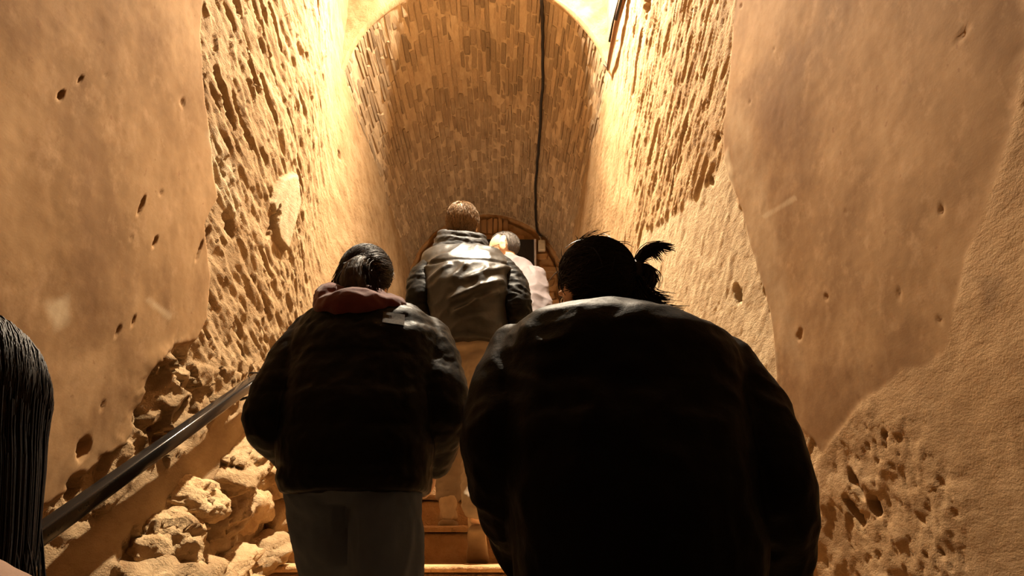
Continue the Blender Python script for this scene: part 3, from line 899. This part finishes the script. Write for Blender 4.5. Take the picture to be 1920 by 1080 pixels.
def make_shoe(parent, an, toe_dir, pitch, L=.285, upper=M_SHOE, sole=M_SOLE, h=.10, ground=None):
    """shoe with its heel under the ankle; pitch > 0 lifts the heel about the ball of the foot"""
    t = Vector((toe_dir[0], toe_dir[1], 0)).normalized(); s = t.cross(Z3)
    base = Vector((an.x, an.y, ground)) - t * .07
    ball = base + t * L * .72
    q = Matrix.Rotation(-pitch, 3, s) if pitch else Matrix.Identity(3)
    def tr(u, z): 
        p = base + t * u * L + Z3 * z
        if u < .72: p = ball + q @ (p - ball)
        return p
    def ups(u): return (q @ Z3) if u < .6 else Z3
    mb = MB()
    add_loft(mb, [(tr(u, .024 + hh / 2), s, ups(u), w, hh / 2, 2.6) for u, w, hh in ((.01, .024, .055), (.06, .035, h), (.18, .038, h + .02), (.32, .038, h + .012), (.45, .040, h * .82), (.62, .046, h * .62), (.78, .048, h * .5), (.92, .036, h * .4), (.99, .018, h * .26))], 24)
    p_top = tr(.17, .024 + h); nrm = ups(.1)
    mb.tube([p_top - nrm * .04, p_top + nrm * .012, p_top + nrm * .02], (.044, .046, .042), 18)
    o = obj('shoe', remeshed(mb, .006, 2, None, 'shoe'), upper, parent)
    mb = MB()
    add_loft(mb, [(tr(u, .014), s, ups(u), w, .015, 4) for u, w in ((-.01, .022), (.05, .037), (.2, .040), (.4, .041), (.6, .050), (.78, .052), (.92, .040), (1.01, .018))], 24)
    ob = obj('sole', mb.mesh('sole'), sole, o)
    return o

def strand_mesh(paths, r0, r1, n=3):
    """thin tapered hair strands; paths: list of (m,3) arrays of one length"""
    A = np.array(paths); k, m, _ = A.shape
    T = np.gradient(A, axis=1); T /= np.linalg.norm(T, axis=2, keepdims=True) + 1e-9
    ref = np.array([.31, .52, .79]); U = np.cross(T, ref); U /= np.linalg.norm(U, axis=2, keepdims=True) + 1e-9
    B = np.cross(T, U)
    R = np.linspace(1, 0, m)[None, :, None] ** .7 * (r0 - r1) + r1
    V = np.stack([A + (U * math.cos(2 * math.pi * j / n) + B * math.sin(2 * math.pi * j / n)) * R for j in range(n)], 2)   # k,m,n,3
    idx = np.arange(k * m * n).reshape(k, m, n)
    a = idx[:, :-1]; b = idx[:, 1:]
    F = np.stack([a, np.roll(a, -1, 2), np.roll(b, -1, 2), b], -1).reshape(-1, 4)
    return V.reshape(-1, 3), F
def to_world(M, P):
    P = np.asarray(P); R = np.array(M.to_3x3()); t = np.array(M.translation)
    return P @ R.T + t
def hair_cap(mb, M, c, r, keep, seg=40):
    """ellipsoid cap over the skull; keep(v) chooses the covered part (head axes)"""
    bm = bmesh.new(); bmesh.ops.create_uvsphere(bm, u_segments=seg, v_segments=seg // 2 + 6, radius=1)
    for v in bm.verts: v.co = Vector((c[0] + v.co.x * r[0], c[1] + v.co.y * r[1], c[2] + v.co.z * r[2]))
    for v in bm.verts:
        k = keep(v.co)
        if k < 1: v.co = Vector(c).lerp(v.co, .80 + .20 * max(k, 0))
    bm.verts.index_update()
    mb.add([M @ v.co for v in bm.verts], [[v.index for v in f.verts] for f in bm.faces]); bm.free()
def flow_strands(M, c, r, n, length, goal, keep, seed, m=9, lift=.006, jit=.15, free=None):
    """strands that follow the skull from random roots towards goal(p); free(p, i): offset once loose"""
    rs = np.random.RandomState(seed); out = []
    c = np.array(c); r = np.array(r)
    while len(out) < n:
        d = rs.normal(size=3); d /= np.linalg.norm(d); p = c + d * r
        if keep(Vector(p)) < 1: continue
        L = length * rs.uniform(.55, 1.15); ds = L / (m - 1); path = [p.copy()]; j = rs.normal(size=3) * jit
        loose = False
        for i in range(m - 1):
            g, loose_now = goal(p)
            g = g / (np.linalg.norm(g) + 1e-9) + j
            nrm = (p - c) / r ** 2; nrm /= np.linalg.norm(nrm)
            if not (loose_now or loose): g = g - nrm * (g @ nrm)
            else: loose = True
            p = p + g / (np.linalg.norm(g) + 1e-9) * ds
            if not loose:
                e = (p - c) / r; p = c + e / np.linalg.norm(e) * r * (1 + lift / .09 * (.3 + i / m))
            path.append(p.copy())
        out.append(np.array(path))
    return [to_world(M, p) for p in out]
def build_np(name, V, F, mat, parent):
    return obj(name, mesh_np(name, V, F), mat, parent)
def join_np(name, me, VF, mat, parent):
    """a remeshed shape plus strands as one hair mesh"""
    n = len(me.vertices); P = np.empty(n * 3, np.float32); me.vertices.foreach_get('co', P)
    F0 = [list(p.vertices) for p in me.polygons]
    quads = np.array([f for f in F0 if len(f) == 4], np.int64); V = P.reshape(-1, 3).astype(float)
    Vs, Fs = VF
    bpy.data.meshes.remove(me)
    return build_np(name, np.concatenate([V, Vs]), np.concatenate([quads, Fs + n]), mat, parent)

def hm_at(p, yaw=0, pitch=0, roll=0):
    """head matrix: yaw > 0 turns to the left, pitch > 0 looks up, roll > 0 leans right"""
    return Matrix.Translation(p) @ Matrix.Rotation(math.radians(yaw), 4, 'Z') @ Matrix.Rotation(math.radians(pitch), 4, 'X') @ Matrix.Rotation(math.radians(roll), 4, 'Y')

def folds(amp, f, seed, stretch=(1, 1, 1), fine=.35):
    s = np.array(stretch)
    def fn(P, Nn):
        q = P * s * f + seed
        wv = noise3(P * 3 + seed)[:, None] * .6
        return amp * (ridged(q + wv, 2) - .45) + amp * fine * fbm(q * 2.7, 2)
    return fn
def legs(mb, J, r=(.105, .078, .07, .066), n=20):
    for s in 'LR':
        hip, kn, an = J['hip' + s], J['kn' + s], J['an' + s]
        limb(mb, [hip + Vector((0, 0, .02)), hip.lerp(kn, .5), kn, kn.lerp(an, .5), an + Vector((0, 0, .0))], (r[0], (r[0] + r[1]) / 2 + .006, r[1], r[2], r[3]), n)
    pel = J['pelvis']
    hw = abs(J['hipR'].x - J['hipL'].x) / 2 + r[0] * .92
    add_loft(mb, [(pel + Vector((0, 0, z)), X3, Y3, hw * w, .125 * b, 2.5) for z, w, b in ((-.045, .62, .7), (-.01, .90, .95), (.05, 1.0, 1.02), (.12, .94, .95), (.18, .88, .85))])
V3 = Vector
rs_ = np.random.RandomState(2)
def lock(p0, targets, n, spread):                          # loose ends of the bun
    out = []
    P = [np.array(W(*t)) for t in targets]
    for _ in range(n):
        o_ = rs_.normal(size=3) * spread; e = rs_.uniform(.65, 1.08)
        pts_ = []
        for i in range(10):
            t = i / 9 * e * (len(P) - 1); k = min(int(t), len(P) - 2); f = t - k
            a = P[max(k - 1, 0)]; b = P[k]; c_ = P[k + 1]; d_ = P[min(k + 2, len(P) - 1)]
            q = .5 * ((2 * b) + (c_ - a) * f + (2 * a - 5 * b + 4 * c_ - d_) * f * f + (3 * b - a - 3 * c_ + d_) * f ** 3)
            pts_.append(q + o_ * (.6 + .9 * t / len(P)) + rs_.normal(size=3) * .0006)
        out.append(np.array(pts_))
    return out

# ---------------------------------------------------------------- person 3: taupe jacket, in the middle of the stairs
J = dict(neck=W(868, 472, 3.83), shL=W(806, 507, 3.75), shR=W(944, 508, 3.75), pelvis=W(884, 655, 3.67),
         elL=W(788, 566, 3.67), elR=W(971, 582, 3.65), wrL=W(815, 588, 3.92), wrR=W(950, 605, 3.92),
         hipL=W(862, 680, 3.68), hipR=W(903, 680, 3.66), knL=W(842, 800, 3.86), knR=W(900, 815, 3.66),
         anL=W(841, 925, 3.80), anR=W(893, 945, 3.42))
J['toeL'] = J['anL'] + V3((-.02, .18, -.06)); J['toeR'] = J['anR'] + V3((.02, .12, -.15))
hm = hm_at(W(868, 425, 3.87), -8, 4, 0)
p3 = make_body('person', J, hm, .93, M_SKIN2)
tag(p3, 'person with short blond hair in a taupe jacket with black sleeves climbing mid-stairs', 'person', 'people climbing the stairs')
eyes(hm, .93, p3)
def f3(P, Nn):
    q = np.stack([P[:, 0] * 9 + P[:, 2] * 4, P[:, 1] * 7, P[:, 2] * 13 - P[:, 0] * 7], 1)
    w = sst(0.5, 1.0, (P[:, 2] - .6) / 1.2)
    return .013 * (ridged(q * .62 + .5 * noise3(P * 4)[:, None], 1) - .4) + .005 * fbm(q * 1.2, 2)
mb = MB()
add_loft(mb, rows([(462, 832, 902, 3.84, .085), (468, 815, 918, 3.82, .10), (478, 796, 942, 3.81, .14), (492, 788, 956, 3.79, .17), (515, 790, 962, 3.74, .19), (545, 796, 958, 3.70, .20), (600, 806, 952, 3.68, .185), (640, 815, 946, 3.66, .175), (650, 820, 942, 3.66, .16)], 2.4))
def f3b(P, Nn):
    """yoke seam and the slanting pulls across the back"""
    o_ = f3(P, Nn) * .8
    back = sst(.1, .6, -Nn[:, 1])
    o_ -= back * .010 * np.exp(-((P[:, 2] - W(868, 491, 3.6).z) / .010) ** 2)
    for a, b, amp in (((848, 566), (938, 528), .020), ((856, 592), (930, 552), .018), ((880, 527), (955, 492), .014), ((806, 520), (842, 498), .012), ((850, 525), (872, 500), .012), ((900, 540), (915, 500), .010)):
        p_, q_ = W(*a, 3.55), W(*b, 3.55)
        ex, ez = q_.x - p_.x, q_.z - p_.z; L2 = ex * ex + ez * ez
        t = np.clip(((P[:, 0] - p_.x) * ex + (P[:, 2] - p_.z) * ez) / L2, 0, 1)
        dd = np.hypot(P[:, 0] - p_.x - ex * t, P[:, 2] - p_.z - ez * t)
        o_ += back * amp * np.exp(-(dd / .017) ** 2)
    return o_
obj('jacket', remeshed(mb, .008, 2, f3b, 'jacket'), M_TAUPE, p3)
for s in 'LR':
    mb = MB(); k = -1 if s == 'L' else 1
    limb(mb, [J['sh' + s] + V3((-.02 * k, 0, .005)), J['sh' + s].lerp(J['el' + s], .45) + V3((.012 * k, -.01, .01)), J['el' + s], J['el' + s].lerp(J['wr' + s], .5), J['wr' + s]], (.082, .085, .074, .066, .055))
    obj('sleeve', remeshed(mb, .008, 2, folds(.010, 12, 5.0 + k, (.6, 1, 1.4)), 'sleeve'), M_DARKS, p3)
mb = MB()                                                  # hood folded round the neck
for a, r_, z in ((.108, .032, .0), (.098, .030, .038), (.122, .028, -.04)):
    c = W(866, 456, 3.83) + V3((0, 0, z))
    mb.tube([c + V3((a * 1.12 * math.cos(t), a * math.sin(t) * .95, .035 * math.sin(t) - .012 * math.cos(t))) for t in np.linspace(0, 2 * math.pi, 30)], r_, 14, False)
add_loft(mb, [(W(866, 466, 3.83) + V3((0, 0, z)), X3, Y3, w, b, 2.2) for z, w, b in ((-.06, .11, .09), (0, .105, .085), (.05, .085, .075))])
obj('hood', remeshed(mb, .006, 2, folds(.006, 14, 3.0, (.6, .6, 2)), 'hood'), M_SCARF, p3)
mb = MB(); legs(mb, J, (.105, .086, .078, .066))
obj('trousers', remeshed(mb, .008, 2, folds(.012, 10, 8.0, (.8, .8, 1.8)), 'trousers'), M_TAN, p3)
make_shoe(p3, J['anL'], (-.05, 1), 0, ground=step_z(3.8))
make_shoe(p3, J['anR'] + V3((0, .0, 0)), (.04, 1), .75, ground=step_z(3.42))
hk = lambda v: 1 if (v.z > .075 - .55 * max(v.y, -.02) * 0 and v.y < .085) or (v.y < .025 and v.z > -.045 + .55 * max(v.y + .03, 0)) else 0
hc, hr_ = (0, -.014, .034), (.086, .108, .100)
mb = MB(); hair_cap(mb, hm, hc, hr_, hk)
me = remeshed(mb, .006, 1, None, 'hair')
def goal(p):
    return np.array([p[0] * 1.2, p[1] + .02 if p[2] > .09 else -.02, -.08 - (.12 - p[2])]), False
st = strand_mesh(flow_strands(hm, hc, hr_, 1500, .055, goal, hk, 4, 7, .012, .35), .0016, .0005)
join_np('hair', me, st, H_BLOND, p3)

# ---------------------------------------------------------------- person 4: mauve jacket, leaning behind person 3
J = dict(neck=W(955, 497, 4.66), shL=W(915, 520, 4.68), shR=W(1000, 522, 4.58), pelvis=W(985, 690, 4.45),
         elL=W(900, 590, 4.72), elR=W(1015, 590, 4.50), wrL=W(915, 605, 4.95), wrR=W(985, 618, 4.78),
         hipL=W(962, 705, 4.45), hipR=W(1003, 705, 4.45), knL=W(958, 830, 4.60), knR=W(1003, 825, 4.50))
J['anL'] = V3((J['knL'].x, 4.62, step_z(4.62) + .09)); J['anR'] = V3((J['knR'].x, 4.50, step_z(4.50) + .09))
hm = hm_at(W(944, 470, 4.70), 82, -14, 6)
p4 = make_body('person', J, hm, 1.10, M_SKIN2)
tag(p4, 'person with cropped grey hair and glasses in a pale mauve jacket, head turned left', 'person', 'people climbing the stairs')
eyes(hm, 1.10, p4)
mb = MB()
add_loft(mb, rows([(484, 938, 978, 4.68, .08), (494, 918, 992, 4.66, .11), (508, 908, 1006, 4.64, .13), (530, 912, 1020, 4.60, .145), (560, 922, 1028, 4.55, .155), (600, 932, 1028, 4.50, .16), (650, 940, 1026, 4.46, .16), (690, 942, 1024, 4.45, .16), (730, 944, 1024, 4.45, .155)], 2.3))
for s in 'LR':
    limb(mb, [J['sh' + s], J['sh' + s].lerp(J['el' + s], .5), J['el' + s], J['wr' + s]], (.085, .082, .07, .056))
obj('jacket', remeshed(mb, .008, 2, f3, 'jacket'), M_LAV, p4)
mb = MB(); legs(mb, J)
obj('trousers', remeshed(mb, .009, 2, folds(.010, 10, 9.0), 'trousers'), M_BLKT, p4)
for s in 'LR': make_shoe(p4, J['an' + s], (0, 1), 0, upper=M_SHOEB, sole=M_SHOEB, ground=J['an' + s].z - .09)
hk = lambda v: 1 if (v.y < -.034 and v.z > -.065) or (v.z > .075 and v.y < .0) or (v.z > .112 and v.y < .045) else 0
hc, hr_ = (0, -.0132, .0363), (.0852, .1083, .0995)
mb = MB(); hair_cap(mb, hm, hc, hr_, hk)
me = remeshed(mb, .006, 1, None, 'hair')
join_np('hair', me, strand_mesh(flow_strands(hm, hc, hr_, 900, .022, goal, hk, 5, 5, .004, .4), .0012, .0005), H_GREY, p4)
hmi_ = hm.inverted()
mb = MB()                                                  # glasses
for k in (-1, 1):
    mb.tube([hm @ V3((k * .031 + .021 * math.cos(t), .090, .004 + .017 * math.sin(t))) for t in np.linspace(0, 2 * math.pi, 20)], .0016, 6, False)
    mb.tube([hm @ V3(p) for p in ((k * .052, .088, .008), (k * .072, .05, .008), (k * .080, .0, .008), (k * .082, -.014, -.004))], .0016, 6)
mb.tube([hm @ V3((-.010, .091, .008)), hm @ V3((0, .094, .010)), hm @ V3((.010, .091, .008))], .0016, 6)
mb.V = [hm @ ((hmi_ @ Vector(v)) * 1.10) for v in mb.V]
mb.build('glasses', M_CABLE, p4)

# ---------------------------------------------------------------- person 1: black puffer jacket, dark red hood, jeans
J = dict(neck=W(680, 572, 2.38), shL=W(588, 640, 2.33), shR=W(795, 640, 2.33), pelvis=W(665, 915, 2.22),
         elL=W(512, 783, 2.24), elR=W(826, 770, 2.24), wrL=W(560, 866, 2.36), wrR=W(812, 862, 2.36),
         hipL=W(600, 925, 2.23), hipR=W(722, 925, 2.20), knL=W(636, 1130, 2.48), knR=W(728, 1190, 2.22))
J['anL'] = V3((J['knL'].x + .01, 2.36, step_z(2.36) + .09)); J['anR'] = V3((J['knR'].x, 2.02, step_z(2.02) + .09))
hm = hm_at(W(686, 534, 2.43), -12, -6, 8)
p1_ = make_body('person', J, hm, .92, M_SKIN)
tag(p1_, 'person in a black puffer jacket with a dark red hood and blue jeans', 'person', 'people climbing the stairs')
eyes(hm, .92, p1_)
mb = MB()
add_loft(mb, rows([(578, 625, 762, 2.38, .10), (588, 600, 790, 2.36, .14), (602, 575, 812, 2.34, .165), (635, 556, 828, 2.31, .175), (690, 545, 828, 2.28, .175), (760, 535, 822, 2.25, .185), (840, 526, 812, 2.23, .185), (900, 528, 806, 2.22, .175), (925, 533, 802, 2.22, .16)], 2.4))
for s in 'LR':
    limb(mb, [J['sh' + s], J['sh' + s].lerp(J['el' + s], .5) + V3((0, 0, .02)), J['el' + s], J['el' + s].lerp(J['wr' + s], .55), J['wr' + s]], (.086, .092, .086, .072, .056))
def f1(P, Nn):
    return .0045 * np.abs(np.sin(P[:, 2] * 3.14159 / .11)) ** .6 * (1 - .5 * np.abs(Nn[:, 2])) + .008 * fbm(P * 11, 3) + .004 * ridged(P * 16, 2)
jk = obj('jacket', remeshed(mb, .008, 2, f1, 'jacket'), M_NYLON, p1_)
from mathutils.bvhtree import BVHTree                      # stitched badge on the right back shoulder, lying on the cloth
bv = BVHTree.FromPolygons([v.co for v in jk.data.vertices], [p.vertices for p in jk.data.polygons])
Vp = []; ok = True
c0, c1 = W(738, 598, 2.0), W(738, 598, 2.4)
dirn = (c1 - c0).normalized()
for i in range(9):
    for j in range(7):
        o_ = c0 + X3 * (i / 8 - .5) * .066 + Z3 * ((j / 6 - .5) * .034 - .010 * (i / 8 - .5))
        h = bv.ray_cast(o_, dirn)
        if h[0] is None: ok = False; break
        Vp.append(h[0] + h[1] * .003)
if ok and len(Vp) == 63:
    tag(obj('badge', mesh_np('badge', np.array([v[:] for v in Vp]), grid_faces(9, 7, True)), M_PATCH, p1_), 'stitched beige badge')
mb = MB()                                                  # hood lying on the shoulders
c = W(676, 572, 2.36)
mb.tube([c + V3((.125 * math.cos(t), .115 * math.sin(t), .022 * math.sin(t) - .018 * math.cos(t))) for t in np.linspace(0, 2 * math.pi, 36)], [.046 + .010 * math.cos(t * 2) for t in np.linspace(0, 2 * math.pi, 36)], 16, False)
add_ell(mb, W(666, 577, 2.215), (.125, .085, .058)); add_ell(mb, W(622, 570, 2.27), (.060, .08, .066)); add_ell(mb, W(722, 580, 2.25), (.075, .08, .045))
add_loft(mb, [(c + V3((0, 0, z)), X3, Y3, w, b, 2.2) for z, w, b in ((-.05, .13, .11), (0, .12, .10), (.04, .09, .085))])
obj('hood', remeshed(mb, .006, 2, folds(.009, 9, 2.0, (1, 1, 1.5)), 'hood'), M_RED, p1_)
mb = MB(); legs(mb, J, (.105, .090, .078, .072))
obj('jeans', remeshed(mb, .008, 2, folds(.009, 8, 4.0, (1.2, 1.2, .8)), 'jeans'), M_JEANS, p1_)
for s in 'LR': make_shoe(p1_, J['an' + s], (0, 1), 0, upper=M_SHOEB, sole=M_SOLE, ground=J['an' + s].z - .09)
hk = lambda v: 1 if (v.z > .07 and v.y < .075) or (v.y < .03) else 0
hc, hr_ = (0, -.014, .030), (.088, .108, .102)
mb = MB(); hair_cap(mb, hm, hc, hr_, hk)
G = V3((-.02, -.115, .01))                               # hair gathered low on the left, falling into the hood
tail = [(684, 492, 2.34), (670, 500, 2.30), (662, 520, 2.28), (662, 545, 2.27), (668, 572, 2.28)]
p_, r_ = spline([W(*t) for t in tail], (.022, .036, .043, .042, .034)); mb.tube(p_, r_, 18)
me = remeshed(mb, .006, 1, folds(.005, 30, 6.0, (1, 1, .4)), 'hair')
def goal1(p):
    if p[1] < -.075 and p[2] < .03: return np.array([.05, -.08, -1.0]), True
    return np.array([G[0] - p[0], G[1] - p[1], G[2] - p[2]]), False
S = flow_strands(hm, hc, hr_, 1400, .15, goal1, hk, 8, 10, .007, .14) + lock(None, tail, 420, .018)
S += lock(None, [(652, 486, 2.33), (676, 496, 2.28), (694, 516, 2.27), (704, 540, 2.28), (704, 556, 2.30)], 90, .005)
join_np('hair', me, strand_mesh(S, .0014, .0005), H_BROWN, p1_)

# ---------------------------------------------------------------- person 2: big black coat, hair tied in a messy bun
J = dict(neck=W(1122, 602, 1.63), shL=W(975, 668, 1.58), shR=W(1352, 690, 1.58), pelvis=W(1195, 1180, 1.50),
         elL=W(938, 850, 1.50), elR=W(1452, 915, 1.48), wrL=W(992, 1050, 1.66), wrR=W(1462, 1110, 1.62),
         hipL=W(1120, 1215, 1.50), hipR=W(1270, 1215, 1.50))
J['knL'] = V3((J['hipL'].x, 1.74, -.48)); J['knR'] = V3((J['hipR'].x, 1.56, -.62))
J['anL'] = V3((J['knL'].x, 1.64, step_z(1.64) + .09)); J['anR'] = V3((J['knR'].x, 1.32, step_z(1.32) + .09))
hm = hm_at(W(1110, 553, 1.68), 32, -4, 0)
p2 = make_body('person', J, hm, .93, M_SKIN)
tag(p2, 'person in a large black coat with dark hair tied in a messy bun', 'person', 'people climbing the stairs')
eyes(hm, .93, p2)
mb = MB()
add_loft(mb, rows([(594, 1055, 1190, 1.65, .11), (603, 1008, 1240, 1.63, .165), (620, 962, 1298, 1.61, .195), (644, 943, 1358, 1.585, .192), (675, 935, 1382, 1.565, .185), (740, 932, 1392, 1.55, .185), (820, 935, 1402, 1.52, .195), (920, 945, 1415, 1.50, .20), (1020, 958, 1425, 1.50, .20), (1120, 968, 1425, 1.50, .195), (1230, 975, 1420, 1.50, .18), (1250, 985, 1405, 1.50, .165)], 2.4))
for s in 'LR':
    limb(mb, [J['sh' + s], J['sh' + s].lerp(J['el' + s], .5) + V3((.012 if s == 'R' else -.004, 0, .012)), J['el' + s], J['el' + s].lerp(J['wr' + s], .55), J['wr' + s]], (.074, .082, .078, .072, .058))
add_ell(mb, W(1378, 672, 1.57), (.030, .06, .034)); add_ell(mb, W(962, 640, 1.58), (.030, .06, .030))
obj('coat', remeshed(mb, .008, 2, folds(.010, 7, 12.0, (.9, 1, .9)), 'coat'), M_COAT, p2)
mb = MB()
c = W(1116, 606, 1.63)
mb.tube([c + V3((.092 * math.cos(t), .085 * math.sin(t), .014 * math.sin(t))) for t in np.linspace(0, 2 * math.pi, 30)], .022, 12, False)
add_loft(mb, [(c + V3((0, 0, z)), X3, Y3, w, b, 2.2) for z, w, b in ((-.05, .13, .11), (0, .095, .088), (.03, .085, .08))])
obj('collar', remeshed(mb, .006, 2, folds(.004, 12, 2.5), 'collar'), M_COAT, p2)
mb = MB(); legs(mb, J, (.115, .09, .08, .075))
obj('trousers', remeshed(mb, .009, 2, folds(.009, 9, 6.0), 'trousers'), M_BLKT, p2)
for s in 'LR': make_shoe(p2, J['an' + s], (0, 1), 0, upper=M_SHOEB, sole=M_SHOEB, ground=J['an' + s].z - .09)
hk = lambda v: 1 if (v.z > .075 and v.y < .08) or (v.y < .028 and v.z > -.075) else 0
hc, hr_ = (0, -.014, .030), (.086, .106, .100)
mb = MB(); hair_cap(mb, hm, hc, hr_, hk)
hmi = hm.inverted()
bun = W(1196, 512, 1.63); bl = hmi @ bun
add_ell(mb, bun, (.022, .03, .034)); mb.tube([hm @ V3((0, -.05, .02)), bun], (.05, .018), 14)
me = remeshed(mb, .006, 1, folds(.004, 26, 7.0), 'hair')
bla = np.array(bl)
def goal2(p): return bla - p, np.linalg.norm(bla - p) < .045
S = flow_strands(hm, hc, hr_, 1500, .14, goal2, hk, 9, 10, .008, .16) + flow_strands(hm, hc, hr_, 90, .07, goal2, hk, 19, 10, .020, .45)
S += lock(None, [(1190, 520, 1.63), (1196, 490, 1.62), (1212, 468, 1.61), (1240, 462, 1.60), (1258, 466, 1.60)], 170, .0048)
S += lock(None, [(1192, 500, 1.63), (1206, 480, 1.62), (1224, 470, 1.61), (1236, 482, 1.60)], 120, .006)
S += lock(None, [(1190, 505, 1.63), (1214, 506, 1.61), (1224, 522, 1.60), (1216, 540, 1.60)], 150, .008)
S += lock(None, [(1192, 515, 1.63), (1208, 530, 1.61), (1222, 552, 1.60), (1250, 560, 1.60)], 110, .006)
S += lock(None, [(1190, 520, 1.63), (1205, 550, 1.61), (1228, 575, 1.60), (1272, 582, 1.60)], 150, .007)
S += lock(None, [(1186, 525, 1.63), (1200, 562, 1.61), (1222, 588, 1.60), (1256, 600, 1.60)], 170, .0075)
S += lock(None, [(1180, 540, 1.64), (1196, 565, 1.62), (1214, 582, 1.61), (1240, 590, 1.60)], 130, .009)
join_np('hair', me, strand_mesh(S, .0014, .0005), H_BLACK, p2)

# ---------------------------------------------------------------- person 0: long dark hair, at the left edge
hx = W(-116, 824, .74)
J = dict(neck=hx + V3((0, -.03, -.16)), shL=hx + V3((-.17, -.02, -.28)), shR=hx + V3((.155, -.02, -.28)), pelvis=hx + V3((0, -.06, -.78)),
         elL=hx + V3((-.22, -.04, -.56)), elR=hx + V3((.20, -.04, -.56)), wrL=hx + V3((-.19, .12, -.74)), wrR=hx + V3((.17, .12, -.74)),
         hipL=hx + V3((-.09, -.06, -.82)), hipR=hx + V3((.09, -.06, -.82)))
J['knL'] = J['hipL'] + V3((0, .14, -.33)); J['knR'] = J['hipR'] + V3((0, .03, -.36))
J['anL'] = V3((J['knL'].x, .92, step_z(.92) + .09)); J['anR'] = V3((J['knR'].x, .62, step_z(.62) + .09))
hm = hm_at(hx, 0, 0, 0)
p0_ = make_body('person', J, hm, .93, M_SKIN)
tag(p0_, 'person with long straight dark hair at the left edge, nearest the viewer', 'person', 'people climbing the stairs')
eyes(hm, .93, p0_)
mb = MB()
add_loft(mb, [(hx + V3((0, dy, z)), X3, Y3, w, b, 2.4) for z, w, b, dy in ((-.185, .075, .07, -.03), (-.215, .12, .09, -.025), (-.245, .165, .10, -.02), (-.30, .195, .125, -.02), (-.45, .20, .135, -.03), (-.62, .19, .13, -.05), (-.80, .20, .14, -.06), (-.92, .205, .145, -.06))])
add_ell(mb, hx + V3((.072, -.10, -.16)), (.125, .10, .062))
for s in 'LR': limb(mb, [J['sh' + s], J['el' + s], J['wr' + s]], (.075, .066, .05))
obj('coat', remeshed(mb, .009, 2, folds(.008, 8, 15.0), 'coat'), M_BROWN, p0_)
mb = MB(); legs(mb, J, (.10, .08, .07, .062))
obj('trousers', remeshed(mb, .009, 2, folds(.008, 9, 16.0), 'trousers'), M_BLKT, p0_)
for s in 'LR': make_shoe(p0_, J['an' + s], (0, 1), 0, upper=M_SHOEB, sole=M_SHOEB, ground=J['an' + s].z - .09)
hk = lambda v: 1 if (v.z > .075 and v.y < .08) or (v.y < .03) else 0
hc, hr_ = (0, -.014, .030), (.090, .110, .102)
mb = MB(); hair_cap(mb, hm, hc, hr_, hk)
add_loft(mb, [(hm @ V3((.12 * max(-z, 0), y, z)), X3, Y3, w, b, 2.4) for z, w, b, y in ((.05, .086, .095, -.015), (-.02, .098, .082, -.02), (-.10, .107, .072, -.03), (-.18, .112, .064, -.045), (-.28, .116, .054, -.06), (-.38, .112, .040, -.07), (-.44, .085, .02, -.115))])
me = remeshed(mb, .007, 2, folds(.004, 30, 6.0, (1, 1, .15)), 'hair')
def goal0(p): return np.array([p[0] * 1.7 + .10, -.10 if p[2] > .08 else -.03 - (.1 if p[2] < -.1 else 0), -1.0 if p[2] < .09 else -.12]), p[2] < .0
S = flow_strands(hm, hc, hr_, 800, .62, goal0, hk, 12, 18, .004, .05)
hs_ = np.array([(.05, .086, .095, -.015), (-.02, .098, .082, -.02), (-.10, .107, .072, -.03), (-.18, .112, .064, -.045), (-.28, .116, .054, -.06), (-.38, .112, .040, -.07), (-.44, .085, .02, -.115)])
for _ in range(800):                                      # the long lengths hanging down the back
    t = rs_.uniform(math.pi - .5, 2 * math.pi + .5); k = rs_.uniform(1.0, 1.045); zz_ = np.linspace(rs_.uniform(-.02, .05), rs_.uniform(-.43, -.34), 18)
    w_ = np.interp(-zz_, -hs_[:, 0], hs_[:, 1]); b_2 = np.interp(-zz_, -hs_[:, 0], hs_[:, 2]); y_ = np.interp(-zz_, -hs_[:, 0], hs_[:, 3])
    sg = lambda v, p: math.copysign(abs(v) ** p, v)
    t2 = t + rs_.normal() * .05 * np.linspace(0, 1, 18)
    S.append(to_world(hm, np.stack([.12 * np.maximum(-zz_, 0) + w_ * k * np.array([sg(math.cos(a), .83) for a in t2]), y_ + b_2 * k * np.array([sg(math.sin(a), .83) for a in t2]), zz_], 1)))
join_np('hair', me, strand_mesh(S, .0012, .0005), H_BLACK, p0_)
